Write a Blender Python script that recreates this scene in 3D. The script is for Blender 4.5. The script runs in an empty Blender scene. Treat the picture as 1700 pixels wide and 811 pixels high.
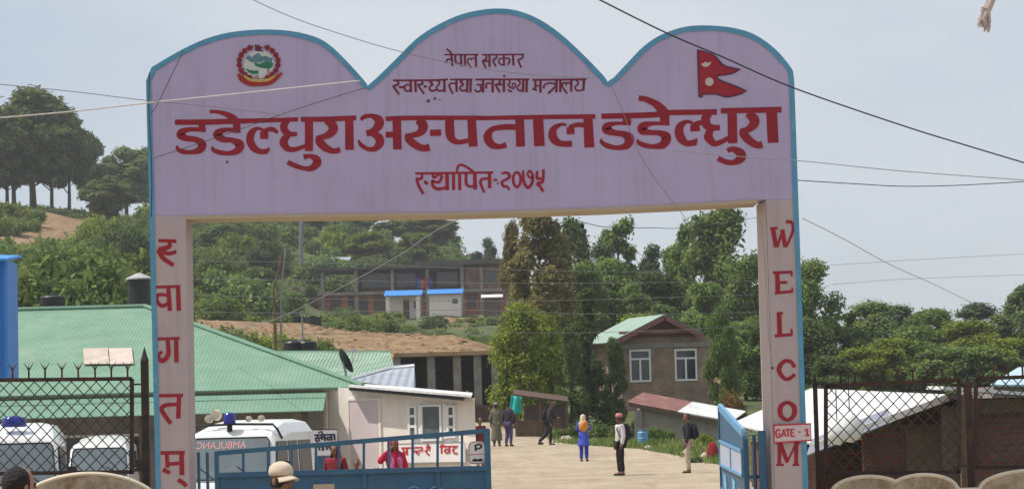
import bpy, bmesh, math, random
import numpy as np
from mathutils import Vector, Matrix, noise as mnoise
from mathutils.geometry import tessellate_polygon
HAZE = 0.0003
R = math.radians
S = bpy.context.scene
COL = S.collection
rnd = random.Random(7)

# ------------------------------------------------------------------ camera, sky, sun
F = 4300.0; CX, CY = 850.0, 405.5; PITCH = R(3.8); ROLL = R(1.5); EYE = 2.1
cd = bpy.data.cameras.new('camera'); cam = bpy.data.objects.new('camera', cd); COL.objects.link(cam)
cd.sensor_width = 36.0; cd.lens = 36.0 * F / 1700.0; cd.clip_start = 0.5; cd.clip_end = 9000
cam.matrix_world = Matrix.Translation((0, 0, EYE)) @ Matrix.Rotation(R(90) + PITCH, 4, 'X') @ Matrix.Rotation(-ROLL, 4, 'Z')
S.camera = cam

SUN_EL = R(60); SUN_AZ = R(-88.5)          # azimuth from +Y towards +X
w = bpy.data.worlds.new('World'); S.world = w; w.use_nodes = True
nt = w.node_tree; nt.nodes.clear()
wo = nt.nodes.new('ShaderNodeOutputWorld'); bg = nt.nodes.new('ShaderNodeBackground')
sky = nt.nodes.new('ShaderNodeTexSky'); sky.sky_type = 'NISHITA'; sky.sun_disc = False
sky.sun_elevation = SUN_EL; sky.sun_rotation = SUN_AZ; sky.altitude = 1800
sky.air_density = 1.0; sky.dust_density = 5.0; sky.ozone_density = 1.0
tc = nt.nodes.new('ShaderNodeTexCoord'); mp = nt.nodes.new('ShaderNodeMapping'); mp.inputs['Scale'].default_value = (1, 1, 3.2)
nz = nt.nodes.new('ShaderNodeTexNoise'); nz.inputs['Scale'].default_value = 3.4; nz.inputs['Detail'].default_value = 5; nz.inputs['Roughness'].default_value = .55
rp = nt.nodes.new('ShaderNodeValToRGB'); rp.color_ramp.elements[0].position = .34; rp.color_ramp.elements[1].position = .62
rp.color_ramp.elements[0].color = (.55, .55, .55, 1); rp.color_ramp.elements[1].color = (.97, .97, .97, 1)
mx = nt.nodes.new('ShaderNodeMix'); mx.data_type = 'RGBA'
mx.inputs[7].default_value = (6.1, 6.5, 7.0, 1)            # thin high cloud and summer haze
nt.links.new(tc.outputs['Generated'], mp.inputs[0]); nt.links.new(mp.outputs[0], nz.inputs['Vector'])
nt.links.new(nz.outputs[0], rp.inputs[0])
dt = nt.nodes.new('ShaderNodeVectorMath'); dt.operation = 'DOT_PRODUCT'; dt.inputs[1].default_value = Vector((-.26, .93, .20)).normalized()     # a thin gap in the haze where the blue shows
mr = nt.nodes.new('ShaderNodeMapRange'); mr.interpolation_type = 'SMOOTHSTEP'; mr.inputs[1].default_value = .985; mr.inputs[2].default_value = .9995; mr.inputs[3].default_value = 1; mr.inputs[4].default_value = .62
mu = nt.nodes.new('ShaderNodeMath'); mu.operation = 'MULTIPLY'; nt.links.new(tc.outputs['Generated'], dt.inputs[0]); nt.links.new(dt.outputs['Value'], mr.inputs[0]); nt.links.new(mr.outputs[0], mu.inputs[0]); nt.links.new(rp.outputs[0], mu.inputs[1]); nt.links.new(mu.outputs[0], mx.inputs[0])
nt.links.new(sky.outputs[0], mx.inputs[6]); nt.links.new(mx.outputs[2], bg.inputs[0]); nt.links.new(bg.outputs[0], wo.inputs[0])
bg.inputs[1].default_value = 0.1
sl = bpy.data.lights.new('sun', 'SUN'); sl.energy = 3.9; sl.angle = R(.6); sl.color = (1, .94, .85)
so = bpy.data.objects.new('sun', sl); COL.objects.link(so)
sdir = Vector((math.sin(SUN_AZ) * math.cos(SUN_EL), math.cos(SUN_AZ) * math.cos(SUN_EL), math.sin(SUN_EL)))
so.rotation_euler = sdir.to_track_quat('Z', 'Y').to_euler(); so.location = (-20, 10, 60)
S.view_settings.view_transform = 'Standard'; S.view_settings.look = 'None'
S.view_settings.exposure = 0.2; S.view_settings.gamma = 1; S.view_settings.use_curve_mapping = False
S.cycles.max_bounces = 6; S.cycles.diffuse_bounces = 3; S.cycles.transparent_max_bounces = 12; S.cycles.volume_bounces = 0
S.cycles.use_denoising = True

# ------------------------------------------------------------------ helpers
_c, _s = math.cos(ROLL), math.sin(ROLL)
def ray(px, py):
    u, v = (px - CX) / F, (CY - py) / F
    u, v = u * _c + v * _s, -u * _s + v * _c
    cp, sp = math.cos(PITCH), math.sin(PITCH)
    return Vector((u, cp - sp * v, sp + cp * v))
def at(px, py, Y):
    d = ray(px, py); return Vector((0, 0, EYE)) + d * (Y / d.y)
def ppm(Y): return F / Y

class MB:
    """collects boxes, tubes, sheets into one mesh"""
    def __init__(s): s.v = []; s.f = []; s.m = []; s.mi = 0
    def add(s, vs, fs):
        o = len(s.v); s.v += [tuple(p) for p in vs]; s.f += [tuple(i + o for i in f) for f in fs]; s.m += [s.mi] * len(fs); return s
    def box(s, a, b):
        x0, y0, z0 = a; x1, y1, z1 = b
        return s.add([(x0,y0,z0),(x1,y0,z0),(x1,y1,z0),(x0,y1,z0),(x0,y0,z1),(x1,y0,z1),(x1,y1,z1),(x0,y1,z1)],
                     [(0,3,2,1),(4,5,6,7),(0,1,5,4),(1,2,6,5),(2,3,7,6),(3,0,4,7)])
    def cbox(s, c, d): return s.box([c[i] - d[i] / 2 for i in range(3)], [c[i] + d[i] / 2 for i in range(3)])
    def bar(s, a, b, wx, wz, up=(0, 0, 1)):
        a, b = Vector(a), Vector(b); t = (b - a).normalized(); u = Vector(up)
        if abs(t.dot(u)) > .98: u = Vector((0, 1, 0))
        x = t.cross(u).normalized() * wx / 2; z = x.cross(t).normalized() * wz / 2
        vs = [p + sx * x + sz * z for p in (a, b) for sx, sz in ((-1,-1),(1,-1),(1,1),(-1,1))]
        return s.add(vs, [(0,1,2,3),(7,6,5,4),(0,4,5,1),(1,5,6,2),(2,6,7,3),(3,7,4,0)])
    def tube(s, pts, r, n=6, cap=True):
        pts = [Vector(p) for p in pts]; rs = r if isinstance(r, (list, tuple)) else [r] * len(pts)
        vs = []; fs = []
        for i, p in enumerate(pts):
            t = (pts[min(i + 1, len(pts) - 1)] - pts[max(i - 1, 0)]).normalized()
            u = Vector((0, 0, 1)) if abs(t.z) < .9 else Vector((0, 1, 0))
            x = t.cross(u).normalized(); y = x.cross(t).normalized()
            for k in range(n):
                a = 2 * math.pi * k / n; vs.append(p + (x * math.cos(a) + y * math.sin(a)) * rs[i])
        for i in range(len(pts) - 1):
            for k in range(n):
                k2 = (k + 1) % n; fs.append((i*n+k, i*n+k2, (i+1)*n+k2, (i+1)*n+k))
        if cap: fs.append(tuple(range(n - 1, -1, -1))); fs.append(tuple((len(pts)-1)*n + k for k in range(n)))
        return s.add(vs, fs)
    def lathe(s, prof, c=(0, 0, 0), n=16, sx=1, sy=1, cap=True):
        vs = []; fs = []
        for r, z in prof:
            for k in range(n):
                a = 2 * math.pi * k / n; vs.append((c[0] + r * math.cos(a) * sx, c[1] + r * math.sin(a) * sy, c[2] + z))
        for i in range(len(prof) - 1):
            for k in range(n):
                k2 = (k + 1) % n; fs.append((i*n+k, i*n+k2, (i+1)*n+k2, (i+1)*n+k))
        if cap: fs.append(tuple(range(n - 1, -1, -1))); fs.append(tuple((len(prof)-1)*n + k for k in range(n)))
        return s.add(vs, fs)
    def ball(s, c, r, n=10, m=7):
        r = r if isinstance(r, (tuple, list)) else (r, r, r)
        prof = [(math.sin(math.pi * i / m), -math.cos(math.pi * i / m)) for i in range(m + 1)]
        prof = [(max(a, .01), b) for a, b in prof]
        vs = []; fs = []
        for a, z in prof:
            for k in range(n):
                t = 2 * math.pi * k / n; vs.append((c[0] + r[0] * a * math.cos(t), c[1] + r[1] * a * math.sin(t), c[2] + r[2] * z))
        for i in range(m):
            for k in range(n):
                k2 = (k + 1) % n; fs.append((i*n+k, i*n+k2, (i+1)*n+k2, (i+1)*n+k))
        return s.add(vs, fs)
    def prism(s, poly, fn, d):
        """poly of 2-D points, fn(u,v)->3-D point, thickness vector d"""
        n = len(poly); d = Vector(d)
        a = [Vector(fn(*p)) for p in poly]; b = [p + d for p in a]
        tris = tessellate_polygon([[Vector((p[0], p[1], 0)) for p in poly]])
        fs = [tuple(t) for t in tris] + [tuple(i + n for i in reversed(t)) for t in tris]
        fs += [(i, i + n, (i + 1) % n + n, (i + 1) % n) for i in range(n)]
        return s.add(a + b, fs)
    def flat(s, poly, fn):
        tris = tessellate_polygon([[Vector((p[0], p[1], 0)) for p in poly]])
        return s.add([fn(*p) for p in poly], [tuple(t) for t in tris])
    def sheet(s, q, t):
        """quad of four 3-D points thickened by t along its normal"""
        q = [Vector(p) for p in q]; n = (q[1] - q[0]).cross(q[3] - q[0]).normalized() * t
        return s.add(q + [p + n for p in q], [(0,3,2,1),(4,5,6,7),(0,1,5,4),(1,2,6,5),(2,3,7,6),(3,0,4,7)])
    def build(s, name, m, parent=None, smooth=False, world=True, bevel=0):
        me = bpy.data.meshes.new(name)
        off = Vector((0, 0, 0))
        if parent is not None and world:
            off = parent.location.copy()
            if parent.parent: off += parent.parent.location
        me.from_pydata([tuple(Vector(p) - off) for p in s.v] if off.length else s.v, [], s.f)
        for mm in (m if isinstance(m, (list, tuple)) else [m]): me.materials.append(mm)
        if isinstance(m, (list, tuple)): me.polygons.foreach_set('material_index', s.m)
        bm = bmesh.new(); bm.from_mesh(me); bmesh.ops.recalc_face_normals(bm, faces=bm.faces)
        if bevel: bmesh.ops.bevel(bm, geom=[e for e in bm.edges if len(e.link_faces) == 2 and e.calc_face_angle(0) > .6], offset=bevel, segments=2, affect='EDGES', profile=.6)
        bm.to_mesh(me); bm.free()
        if smooth:
            me.polygons.foreach_set('use_smooth', [True] * len(me.polygons))
        o = bpy.data.objects.new(name, me); COL.objects.link(o)
        if parent is not None: o.parent = parent
        return o

def tag(o, label=None, cat=None, group=None, kind=None):
    if label: o['label'] = label
    if cat: o['category'] = cat
    if group: o['group'] = group
    if kind: o['kind'] = kind
    return o
def thing(name, label, cat, loc=(0, 0, 0), rz=0, group=None):
    o = bpy.data.objects.new(name, None); COL.objects.link(o); o.location = loc; o.rotation_euler = (0, 0, rz); o.empty_display_size = .2
    return tag(o, label, cat, group)
def copy_tree(o, parent=None):
    c = o.copy(); COL.objects.link(c)
    if parent is not None: c.parent = parent
    for ch in list(o.children): copy_tree(ch, c)
    return c

# ------------------------------------------------------------------ materials
def srgb(r, g, b):
    f = lambda c: (c / 255) / 12.92 if c / 255 <= .04045 else ((c / 255 + .055) / 1.055) ** 2.4
    return (f(r), f(g), f(b))
def mat(name, col, rough=.75, var=.18, scale=3.0, bump=.0, bscale=30, metal=0, spec=.3, var2=None, v2scale=.6, v2lo=.45, v2hi=.65, coat=0):
    m = bpy.data.materials.new(name); m.use_nodes = True; t = m.node_tree; b = t.nodes['Principled BSDF']
    b.inputs['Roughness'].default_value = rough; b.inputs['Metallic'].default_value = metal; b.inputs['Specular IOR Level'].default_value = spec
    b.inputs['Coat Weight'].default_value = coat
    tcn = t.nodes.new('ShaderNodeTexCoord'); n = t.nodes.new('ShaderNodeTexNoise'); n.inputs['Scale'].default_value = scale; n.inputs['Detail'].default_value = 6; n.inputs['Roughness'].default_value = .65
    t.links.new(tcn.outputs['Object'], n.inputs['Vector'])
    r = t.nodes.new('ShaderNodeValToRGB'); r.color_ramp.elements[0].position = .3; r.color_ramp.elements[1].position = .7
    r.color_ramp.elements[0].color = (*[c * (1 - var) for c in col], 1); r.color_ramp.elements[1].color = (*[min(1, c * (1 + var)) for c in col], 1)
    t.links.new(n.outputs[0], r.inputs[0]); out = r.outputs[0]
    if var2:
        n2 = t.nodes.new('ShaderNodeTexNoise'); n2.inputs['Scale'].default_value = v2scale; n2.inputs['Detail'].default_value = 8; n2.inputs['Roughness'].default_value = .7
        t.links.new(tcn.outputs['Object'], n2.inputs['Vector'])
        r2 = t.nodes.new('ShaderNodeMapRange'); r2.inputs[1].default_value = v2lo; r2.inputs[2].default_value = v2hi
        mxn = t.nodes.new('ShaderNodeMix'); mxn.data_type = 'RGBA'; mxn.inputs[7].default_value = (*var2, 1)
        t.links.new(n2.outputs[0], r2.inputs[0]); t.links.new(r2.outputs[0], mxn.inputs[0]); t.links.new(out, mxn.inputs[6]); out = mxn.outputs[2]
    t.links.new(out, b.inputs['Base Color'])
    if bump:
        n3 = t.nodes.new('ShaderNodeTexNoise'); n3.inputs['Scale'].default_value = bscale; n3.inputs['Detail'].default_value = 5
        t.links.new(tcn.outputs['Object'], n3.inputs['Vector'])
        bp = t.nodes.new('ShaderNodeBump'); bp.inputs['Strength'].default_value = bump; bp.inputs['Distance'].default_value = .03
        t.links.new(n3.outputs[0], bp.inputs['Height']); t.links.new(bp.outputs[0], b.inputs['Normal'])
    return m
def corrugated(name, col, pitch=.2, axis='x', rough=.5, var=.12, stain=None, metal=0, depth=.03, v2scale=.5, v2=(.5, .72)):
    m = mat(name, col, rough, var, 1.4, metal=metal, var2=stain, v2scale=v2scale, v2lo=v2[0], v2hi=v2[1]); t = m.node_tree
    tcn = t.nodes.new('ShaderNodeTexCoord'); wv = t.nodes.new('ShaderNodeTexWave'); wv.bands_direction = axis.upper(); wv.inputs['Scale'].default_value = .314 / pitch
    t.links.new(tcn.outputs['Object'], wv.inputs['Vector'])
    bp = t.nodes.new('ShaderNodeBump'); bp.inputs['Strength'].default_value = .8; bp.inputs['Distance'].default_value = depth
    t.links.new(wv.outputs[1], bp.inputs['Height']); t.links.new(bp.outputs[0], t.nodes['Principled BSDF'].inputs['Normal'])
    return m
def brick(name, c1, c2, mortar, scale=1.0, axis='x'):
    m = bpy.data.materials.new(name); m.use_nodes = True; t = m.node_tree; b = t.nodes['Principled BSDF']; b.inputs['Roughness'].default_value = .9; b.inputs['Specular IOR Level'].default_value = .15
    tcn = t.nodes.new('ShaderNodeTexCoord'); sp = t.nodes.new('ShaderNodeSeparateXYZ'); cb = t.nodes.new('ShaderNodeCombineXYZ')
    ad = t.nodes.new('ShaderNodeMath'); ad.operation = 'ADD'
    t.links.new(tcn.outputs['Object'], sp.inputs[0]); t.links.new(sp.outputs[0], ad.inputs[0]); t.links.new(sp.outputs[1], ad.inputs[1])
    t.links.new(ad.outputs[0], cb.inputs[0]); t.links.new(sp.outputs[2], cb.inputs[1])
    br = t.nodes.new('ShaderNodeTexBrick'); br.inputs['Scale'].default_value = scale; br.inputs['Brick Width'].default_value = .24; br.inputs['Row Height'].default_value = .085; br.inputs['Mortar Size'].default_value = .012
    br.inputs['Color1'].default_value = (*c1, 1); br.inputs['Color2'].default_value = (*c2, 1); br.inputs['Mortar'].default_value = (*mortar, 1)
    t.links.new(cb.outputs[0], br.inputs['Vector'])
    n = t.nodes.new('ShaderNodeTexNoise'); n.inputs['Scale'].default_value = 1.3; n.inputs['Detail'].default_value = 6
    t.links.new(tcn.outputs['Object'], n.inputs['Vector'])
    mr = t.nodes.new('ShaderNodeMapRange'); mr.inputs[1].default_value = .3; mr.inputs[2].default_value = .7; mr.inputs[3].default_value = .62; mr.inputs[4].default_value = 1.25
    t.links.new(n.outputs[0], mr.inputs[0])
    ml = t.nodes.new('ShaderNodeVectorMath'); ml.operation = 'SCALE'; t.links.new(br.outputs[0], ml.inputs[0]); t.links.new(mr.outputs[0], ml.inputs['Scale'])
    t.links.new(ml.outputs[0], b.inputs['Base Color'])
    bp = t.nodes.new('ShaderNodeBump'); bp.inputs['Strength'].default_value = .5; bp.inputs['Distance'].default_value = .01; bp.invert = True
    t.links.new(br.outputs[1], bp.inputs['Height']); t.links.new(bp.outputs[0], b.inputs['Normal'])
    return m
def leafmat(name, c1, c2, c3=None, trans=.35, p=.88):
    m = bpy.data.materials.new(name); m.use_nodes = True; t = m.node_tree; t.nodes.clear()
    o = t.nodes.new('ShaderNodeOutputMaterial'); g = t.nodes.new('ShaderNodeNewGeometry'); oi = t.nodes.new('ShaderNodeObjectInfo')
    r = t.nodes.new('ShaderNodeValToRGB'); e = r.color_ramp.elements; e[0].color = (*c1, 1); e[1].color = (*c2, 1); e[1].position = p
    if c3: x = e.new(.97); x.color = (*c3, 1)
    tcn = t.nodes.new('ShaderNodeTexCoord'); n = t.nodes.new('ShaderNodeTexNoise'); n.inputs['Scale'].default_value = .9; n.inputs['Detail'].default_value = 3
    t.links.new(tcn.outputs['Object'], n.inputs['Vector'])
    ad = t.nodes.new('ShaderNodeMath'); ad.operation = 'MULTIPLY_ADD'; ad.inputs[1].default_value = .45
    sb = t.nodes.new('ShaderNodeMath'); sb.operation = 'MULTIPLY_ADD'; sb.inputs[1].default_value = 1.6; sb.inputs[2].default_value = -.53
    t.links.new(g.outputs['Random Per Island'], ad.inputs[0]); t.links.new(n.outputs[0], sb.inputs[0]); t.links.new(sb.outputs[0], ad.inputs[2]); t.links.new(ad.outputs[0], r.inputs[0])
    mr = t.nodes.new('ShaderNodeMapRange'); mr.inputs[3].default_value = 1.0; mr.inputs[4].default_value = 1.5; t.links.new(oi.outputs['Random'], mr.inputs[0])
    ml = t.nodes.new('ShaderNodeVectorMath'); ml.operation = 'SCALE'; t.links.new(r.outputs[0], ml.inputs[0]); t.links.new(mr.outputs[0], ml.inputs['Scale'])
    d = t.nodes.new('ShaderNodeBsdfDiffuse'); tr = t.nodes.new('ShaderNodeBsdfTranslucent'); ms = t.nodes.new('ShaderNodeMixShader'); ms.inputs[0].default_value = trans
    t.links.new(ml.outputs[0], d.inputs[0]); t.links.new(ml.outputs[0], tr.inputs[0]); t.links.new(d.outputs[0], ms.inputs[1]); t.links.new(tr.outputs[0], ms.inputs[2]); t.links.new(ms.outputs[0], o.inputs[0])
    return m
def glass(name, col, rough=.08):
    return mat(name, col, rough, .2, 1.5, spec=.6)

M = {}
M['arch'] = mat('arch_paint', (.44, .37, .56), .8, .05, 1.2, var2=(.375, .335, .485), v2scale=.9, v2lo=.48, v2hi=.75, bump=.06, bscale=18)
M['pillar'] = mat('pillar_paint', (.45, .37, .38), .8, .05, 1.5, var2=(.38, .32, .32), v2scale=1.6, v2lo=.5, v2hi=.8, bump=.06, bscale=18)
M['cream'] = mat('cream_plaster', (.42, .34, .25), .85, .08, 2, bump=.05)
M['trim'] = mat('turquoise_trim', (.095, .29, .45), .6, .15, 3, var2=(.2, .42, .5), v2scale=4, v2lo=.58, v2hi=.75)
M['red'] = mat('red_paint', (.26, .012, .025), .6, .15, 5)
M['reds'] = mat('crimson_paint', (.30, .016, .03), .6, .12, 5)
M['small'] = mat('dark_red_paint', (.16, .014, .035), .6, .12, 8)
M['gateblue'] = mat('gate_blue_paint', (.025, .095, .19), .42, .12, 2, var2=(.03, .13, .22), v2scale=3, spec=.45)
M['gatelight'] = mat('light_blue_and_sunlit_rail', (.13, .33, .56), .42, .12, 3, spec=.45)
M['rust'] = mat('rusty_black_iron', (.035, .024, .02), .7, .4, 9, var2=(.09, .035, .02), v2scale=7)
M['mesh'] = mat('fence_wire', (.05, .045, .045), .6, .2, 5)
M['white'] = mat('white_paint', (.78, .78, .76), .45, .04, 2, spec=.5)
M['van'] = mat('vehicle_white', (.80, .80, .79), .28, .03, 1.5, spec=.5, coat=.3)
M['vanglass'] = glass('windscreen_glass', (.13, .16, .175), .14)
M['sideglass'] = mat('side_glass', (.035, .042, .036), .3, .4, 2, spec=.25)
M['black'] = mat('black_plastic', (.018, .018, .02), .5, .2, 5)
M['rubber'] = mat('black_rubber', (.02, .02, .02), .8, .2, 5)
M['chrome'] = mat('lamp_lens', (.5, .47, .38), .2, .1, 5, metal=.6)
M['beacon'] = mat('blue_beacon_lens', (.015, .02, .25), .15, .1, 5, spec=.6)
M['wire'] = mat('black_cable', (.03, .03, .035), .6, .1, 5)
M['wiregrey'] = mat('grey_cable', (.22, .21, .22), .6, .1, 5)
M['rope'] = mat('pale_rope', (.6, .55, .52), .9, .1, 9)
M['tank'] = mat('black_tank_plastic', (.02, .022, .025), .45, .3, 4, spec=.4)
M['steel'] = mat('grey_steel', (.35, .35, .36), .45, .15, 4, metal=.5)
M['wood'] = mat('weathered_wood', (.13, .085, .055), .85, .3, 6)
M['bark'] = mat('bark', (.085, .065, .05), .95, .4, 6, bump=.5, bscale=20)
M['barkpale'] = mat('grey_bark', (.22, .19, .17), .95, .4, 6, bump=.5, bscale=20)
M['roofg'] = corrugated('green_roof_sheet', (.15, .275, .195), .09, 'x', .7, .12, stain=(.215, .32, .245), v2scale=.9, depth=.006)
M['roofh'] = corrugated('faded_green_roof_sheet', (.25, .36, .29), .1, 'x', .65, .12, stain=(.36, .40, .34), v2scale=.8, depth=.006)
M['roofg2'] = corrugated('green_awning_sheet', (.145, .27, .195), .09, 'x', .7, .10, stain=(.19, .305, .235), v2scale=.8, depth=.006)
M['roofgp'] = corrugated('pale_green_roof_sheet', (.22, .34, .25), .1, 'x', .6, .18, stain=(.36, .44, .33), v2scale=.7)
M['roofw'] = corrugated('white_roof_sheet', (.70, .70, .70), .18, 'y', .5, .08, stain=(.52, .52, .52), depth=.015)
M['roofgrey'] = corrugated('grey_roof_sheet', (.34, .37, .43), .2, 'x', .5, .12)
M['roofred'] = corrugated('rusty_red_roof_sheet', (.22, .095, .08), .09, 'x', .75, .2, stain=(.32, .22, .20), v2scale=1.6, depth=.01)
M['roofblue'] = corrugated('blue_roof_sheet', (.05, .24, .66), .3, 'x', .5, .08)
M['bluesheet'] = corrugated('blue_metal_cladding', (.035, .19, .58), .42, 'x', .42, .1, depth=.12)
M['wallw'] = mat('cream_white_wall', (.80, .745, .67), .85, .06, 1.2, var2=(.70, .62, .53), v2scale=1.0, v2lo=.52, v2hi=.78, bump=.04)
M['wallwhite'] = mat('white_wall', (.78, .75, .71), .85, .06, 1.5)
M['door'] = mat('pinkish_door_paint', (.62, .53, .53), .6, .05, 2)
M['frame'] = mat('window_frame_paint', (.74, .74, .72), .5, .05, 2)
M['pane'] = glass('window_pane', (.035, .04, .045), .08)
M['pane2'] = mat('grey_window_pane', (.10, .125, .12), .35, .3, 3, spec=.25)
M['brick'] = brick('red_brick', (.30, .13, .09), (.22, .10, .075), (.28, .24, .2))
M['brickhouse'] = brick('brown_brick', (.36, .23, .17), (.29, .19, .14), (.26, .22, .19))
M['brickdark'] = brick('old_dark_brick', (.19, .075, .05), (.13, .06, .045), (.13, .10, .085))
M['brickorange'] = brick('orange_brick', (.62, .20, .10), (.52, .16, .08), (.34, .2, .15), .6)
M['concrete'] = mat('bare_concrete', (.30, .27, .25), .9, .2, 1.5, var2=(.2, .18, .17), v2scale=1.2, bump=.15)
M['darkwall'] = mat('dark_inner_wall', (.12, .10, .09), .95, .3, 1.5)  # plain dark brown for inner walls, slabs and panels set as openings
M['plinth'] = mat('tan_plaster_wall', (.38, .31, .23), .95, .35, 5, var2=(.20, .12, .06), v2scale=3.2, v2lo=.47, v2hi=.66, bump=.6)
M['plinthcap'] = mat('pale_cement_edge', (.66, .58, .46), .9, .15, 4, bump=.2)
M['road'] = mat('dusty_road', (.385, .315, .225), .95, .2, .5, bump=.6, bscale=9, var2=(.285, .225, .155), v2scale=.32, v2lo=.46, v2hi=.70)
M['signw'] = mat('white_sign_board', (.78, .76, .76), .5, .03, 3)
M['signpink'] = mat('pale_pink_plate', (.62, .50, .52), .5, .05, 5)
M['inkblue'] = mat('blue_black_lettering', (.03, .035, .075), .6, .1, 5)
M['signred'] = mat('red_lettering', (.5, .03, .04), .6, .1, 5)
M['tarp'] = mat('turquoise_cloth', (.02, .40, .36), .8, .15, 3)
M['stone'] = mat('pale_stones', (.45, .40, .33), .95, .25, 4, bump=.4)
def cloth(n, c): return mat(n + '_cloth', c, .9, .15, 7)
M['skin'] = mat('brown_skin', (.22, .115, .07), .6, .06, 6); M['skin2'] = mat('light_brown_skin', (.33, .18, .12), .6, .06, 6)
M['hair'] = mat('black_hair', (.016, .012, .011), .65, .5, 14, bump=1.0, bscale=60)
# rain streaks on the painted arch
def streaks(m, dark, amt, sc=(5.5, 1, .35)):
    t = m.node_tree; b = t.nodes['Principled BSDF']; prev = b.inputs['Base Color'].links[0].from_socket; tcn = t.nodes.new('ShaderNodeTexCoord'); mp = t.nodes.new('ShaderNodeMapping'); mp.inputs['Scale'].default_value = sc
    n = t.nodes.new('ShaderNodeTexNoise'); n.inputs['Scale'].default_value = 1.6; n.inputs['Detail'].default_value = 7; n.inputs['Roughness'].default_value = .7; t.links.new(tcn.outputs['Object'], mp.inputs[0]); t.links.new(mp.outputs[0], n.inputs['Vector'])
    r = t.nodes.new('ShaderNodeMapRange'); r.inputs[1].default_value = .5; r.inputs[2].default_value = .75; r.inputs[4].default_value = amt; t.links.new(n.outputs[0], r.inputs[0])
    x = t.nodes.new('ShaderNodeMix'); x.data_type = 'RGBA'; x.inputs[7].default_value = (*dark, 1); t.links.new(r.outputs[0], x.inputs[0]); t.links.new(prev, x.inputs[6]); t.links.new(x.outputs[2], b.inputs['Base Color'])
streaks(M['arch'], (.25, .21, .28), .36); streaks(M['pillar'], (.30, .24, .23), .5); streaks(M['wallw'], (.48, .41, .33), .3, (1.6, 1.6, .5)); streaks(M['gateblue'], (.05, .07, .09), .5)
for k_ in ('roofg', 'roofg2', 'roofgp'): streaks(M[k_], (.20, .24, .17), .55)
streaks(M['road'], (.23, .18, .125), .6, (1.3, .09, 1)); streaks(M['road'], (.50, .43, .33), .5, (.5, .5, 1)); streaks(M['plinth'], (.12, .09, .06), .6, (7, 1, .8))
streaks(M['roofw'], (.42, .38, .34), .5); streaks(M['van'], (.55, .52, .47), .35)
# leaves
M['l_pine'] = leafmat('pine_needles', (.045, .075, .026), (.20, .235, .085), trans=.35)
M['l_mid'] = leafmat('mid_green_leaves', (.06, .11, .032), (.22, .285, .09), (.29, .33, .12))
M['l_yel'] = leafmat('yellow_green_leaves', (.075, .11, .018), (.25, .295, .055), (.35, .34, .09))
M['l_olive'] = leafmat('olive_brown_leaves', (.085, .085, .03), (.235, .205, .085), (.32, .20, .10))
M['l_dark'] = leafmat('dark_green_leaves', (.038, .07, .026), (.155, .20, .07), trans=.35)
M['l_bush'] = leafmat('bush_leaves', (.058, .10, .028), (.205, .25, .075), (.29, .28, .12))
M['l_orange'] = leafmat('orange_brown_leaves', (.10, .06, .015), (.25, .16, .05), (.36, .16, .05))
M['l_grey'] = leafmat('grey_green_leaves', (.05, .08, .04), (.15, .19, .10))
# ------------------------------------------------------------------ terrain
ctrl = []
def cz(x, y, z): ctrl.append((x, y, z))
def cp(px, py, Y): p = at(px, py, Y); ctrl.append((p.x, p.y, p.z))
for x in (-60, -30, -15, 0, 8, 25, 60):
    cz(x, -20, 0); cz(x, 10, 0); cz(x, 36, 0)
for x in (-40, -22, -12, -6): cz(x, 55, 0); cz(x, 72, .1); cz(x, 90, .8)
for x in (-4, 0, 5, 10): cz(x, 52, .12); cz(x, 70, .42); cz(x, 80, .42); cz(x, 92, .55); cz(x, 100, .95); cz(x, 107, .95); cz(x, 122, 1.45)
for x in (-9, -5, -1, 2): cz(x, 131, 1.9); cz(x, 137, 2.0); cz(x, 139.5, 2.4); cz(x, 151, 5.6)
for x in (6, 10, 16): cz(x, 128, 2.3); cz(x, 145, 3)
for x in (20, 40): cz(x, 60, 0); cz(x, 100, .5); cz(x, 150, 1.5)
cp(0, 530, 130); cp(100, 530, 130); cp(200, 540, 130); cp(-200, 500, 130)
cp(330, 556, 150); cp(450, 570, 150); cp(560, 585, 152)
cp(640, 585, 158); cp(740, 583, 155); cp(830, 585, 155)
cp(680, 572, 195); cp(745, 577, 178); cp(820, 580, 175); cp(560, 570, 200); cp(400, 556, 190); cp(330, 545, 190)
cp(560, 546, 268); cp(560, 535, 288); cp(680, 558, 230); cp(640, 541, 280); cp(790, 540, 280); cp(860, 545, 280)
cp(520, 572, 222); cp(540, 540, 262); cp(480, 566, 215); cp(600, 560, 222)
for px in (500, 560, 640, 720, 790, 850): cp(px, 526, 300); cp(px, 524, 312)
cp(320, 520, 230); cp(420, 510, 240); cp(320, 450, 300); cp(420, 440, 310); cp(470, 470, 290); cp(380, 380, 380); cp(480, 385, 400)
cp(520, 445, 345); cp(600, 430, 370); cp(700, 425, 380); cp(760, 435, 400); cp(800, 470, 400); cp(650, 400, 450)
cp(50, 480, 180); cp(150, 470, 200); cp(230, 480, 210); cp(100, 420, 250); cp(200, 410, 260); cp(0, 408, 245)
cp(15, 400, 262); cp(70, 388, 285); cp(115, 366, 310); cp(135, 358, 330); cp(20, 365, 300); cp(50, 350, 320); cp(200, 370, 330); cp(300, 380, 350); cp(-150, 340, 300); cp(-300, 330, 300)
cp(250, 375, 420); cp(100, 365, 430)
for px in (900, 1000, 1100): cp(px, 600, 220); cp(px, 570, 320)
for px in (1250, 1400, 1600, 1800): cp(px, 640, 180); cp(px, 650, 260); cp(px, 655, 420)
for px in (900, 1300, 1800): cp(px, 670, 650)
cp(100, 500, 650); cp(500, 560, 650); cz(-300, 300, 20); cz(400, 300, 3); cz(-300, 20, 0); cz(300, 20, 0)
cpts = np.array(ctrl); P2 = cpts[:, :2]
Dm = np.sqrt(((P2[:, None] - P2[None]) ** 2).sum(-1))
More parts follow.
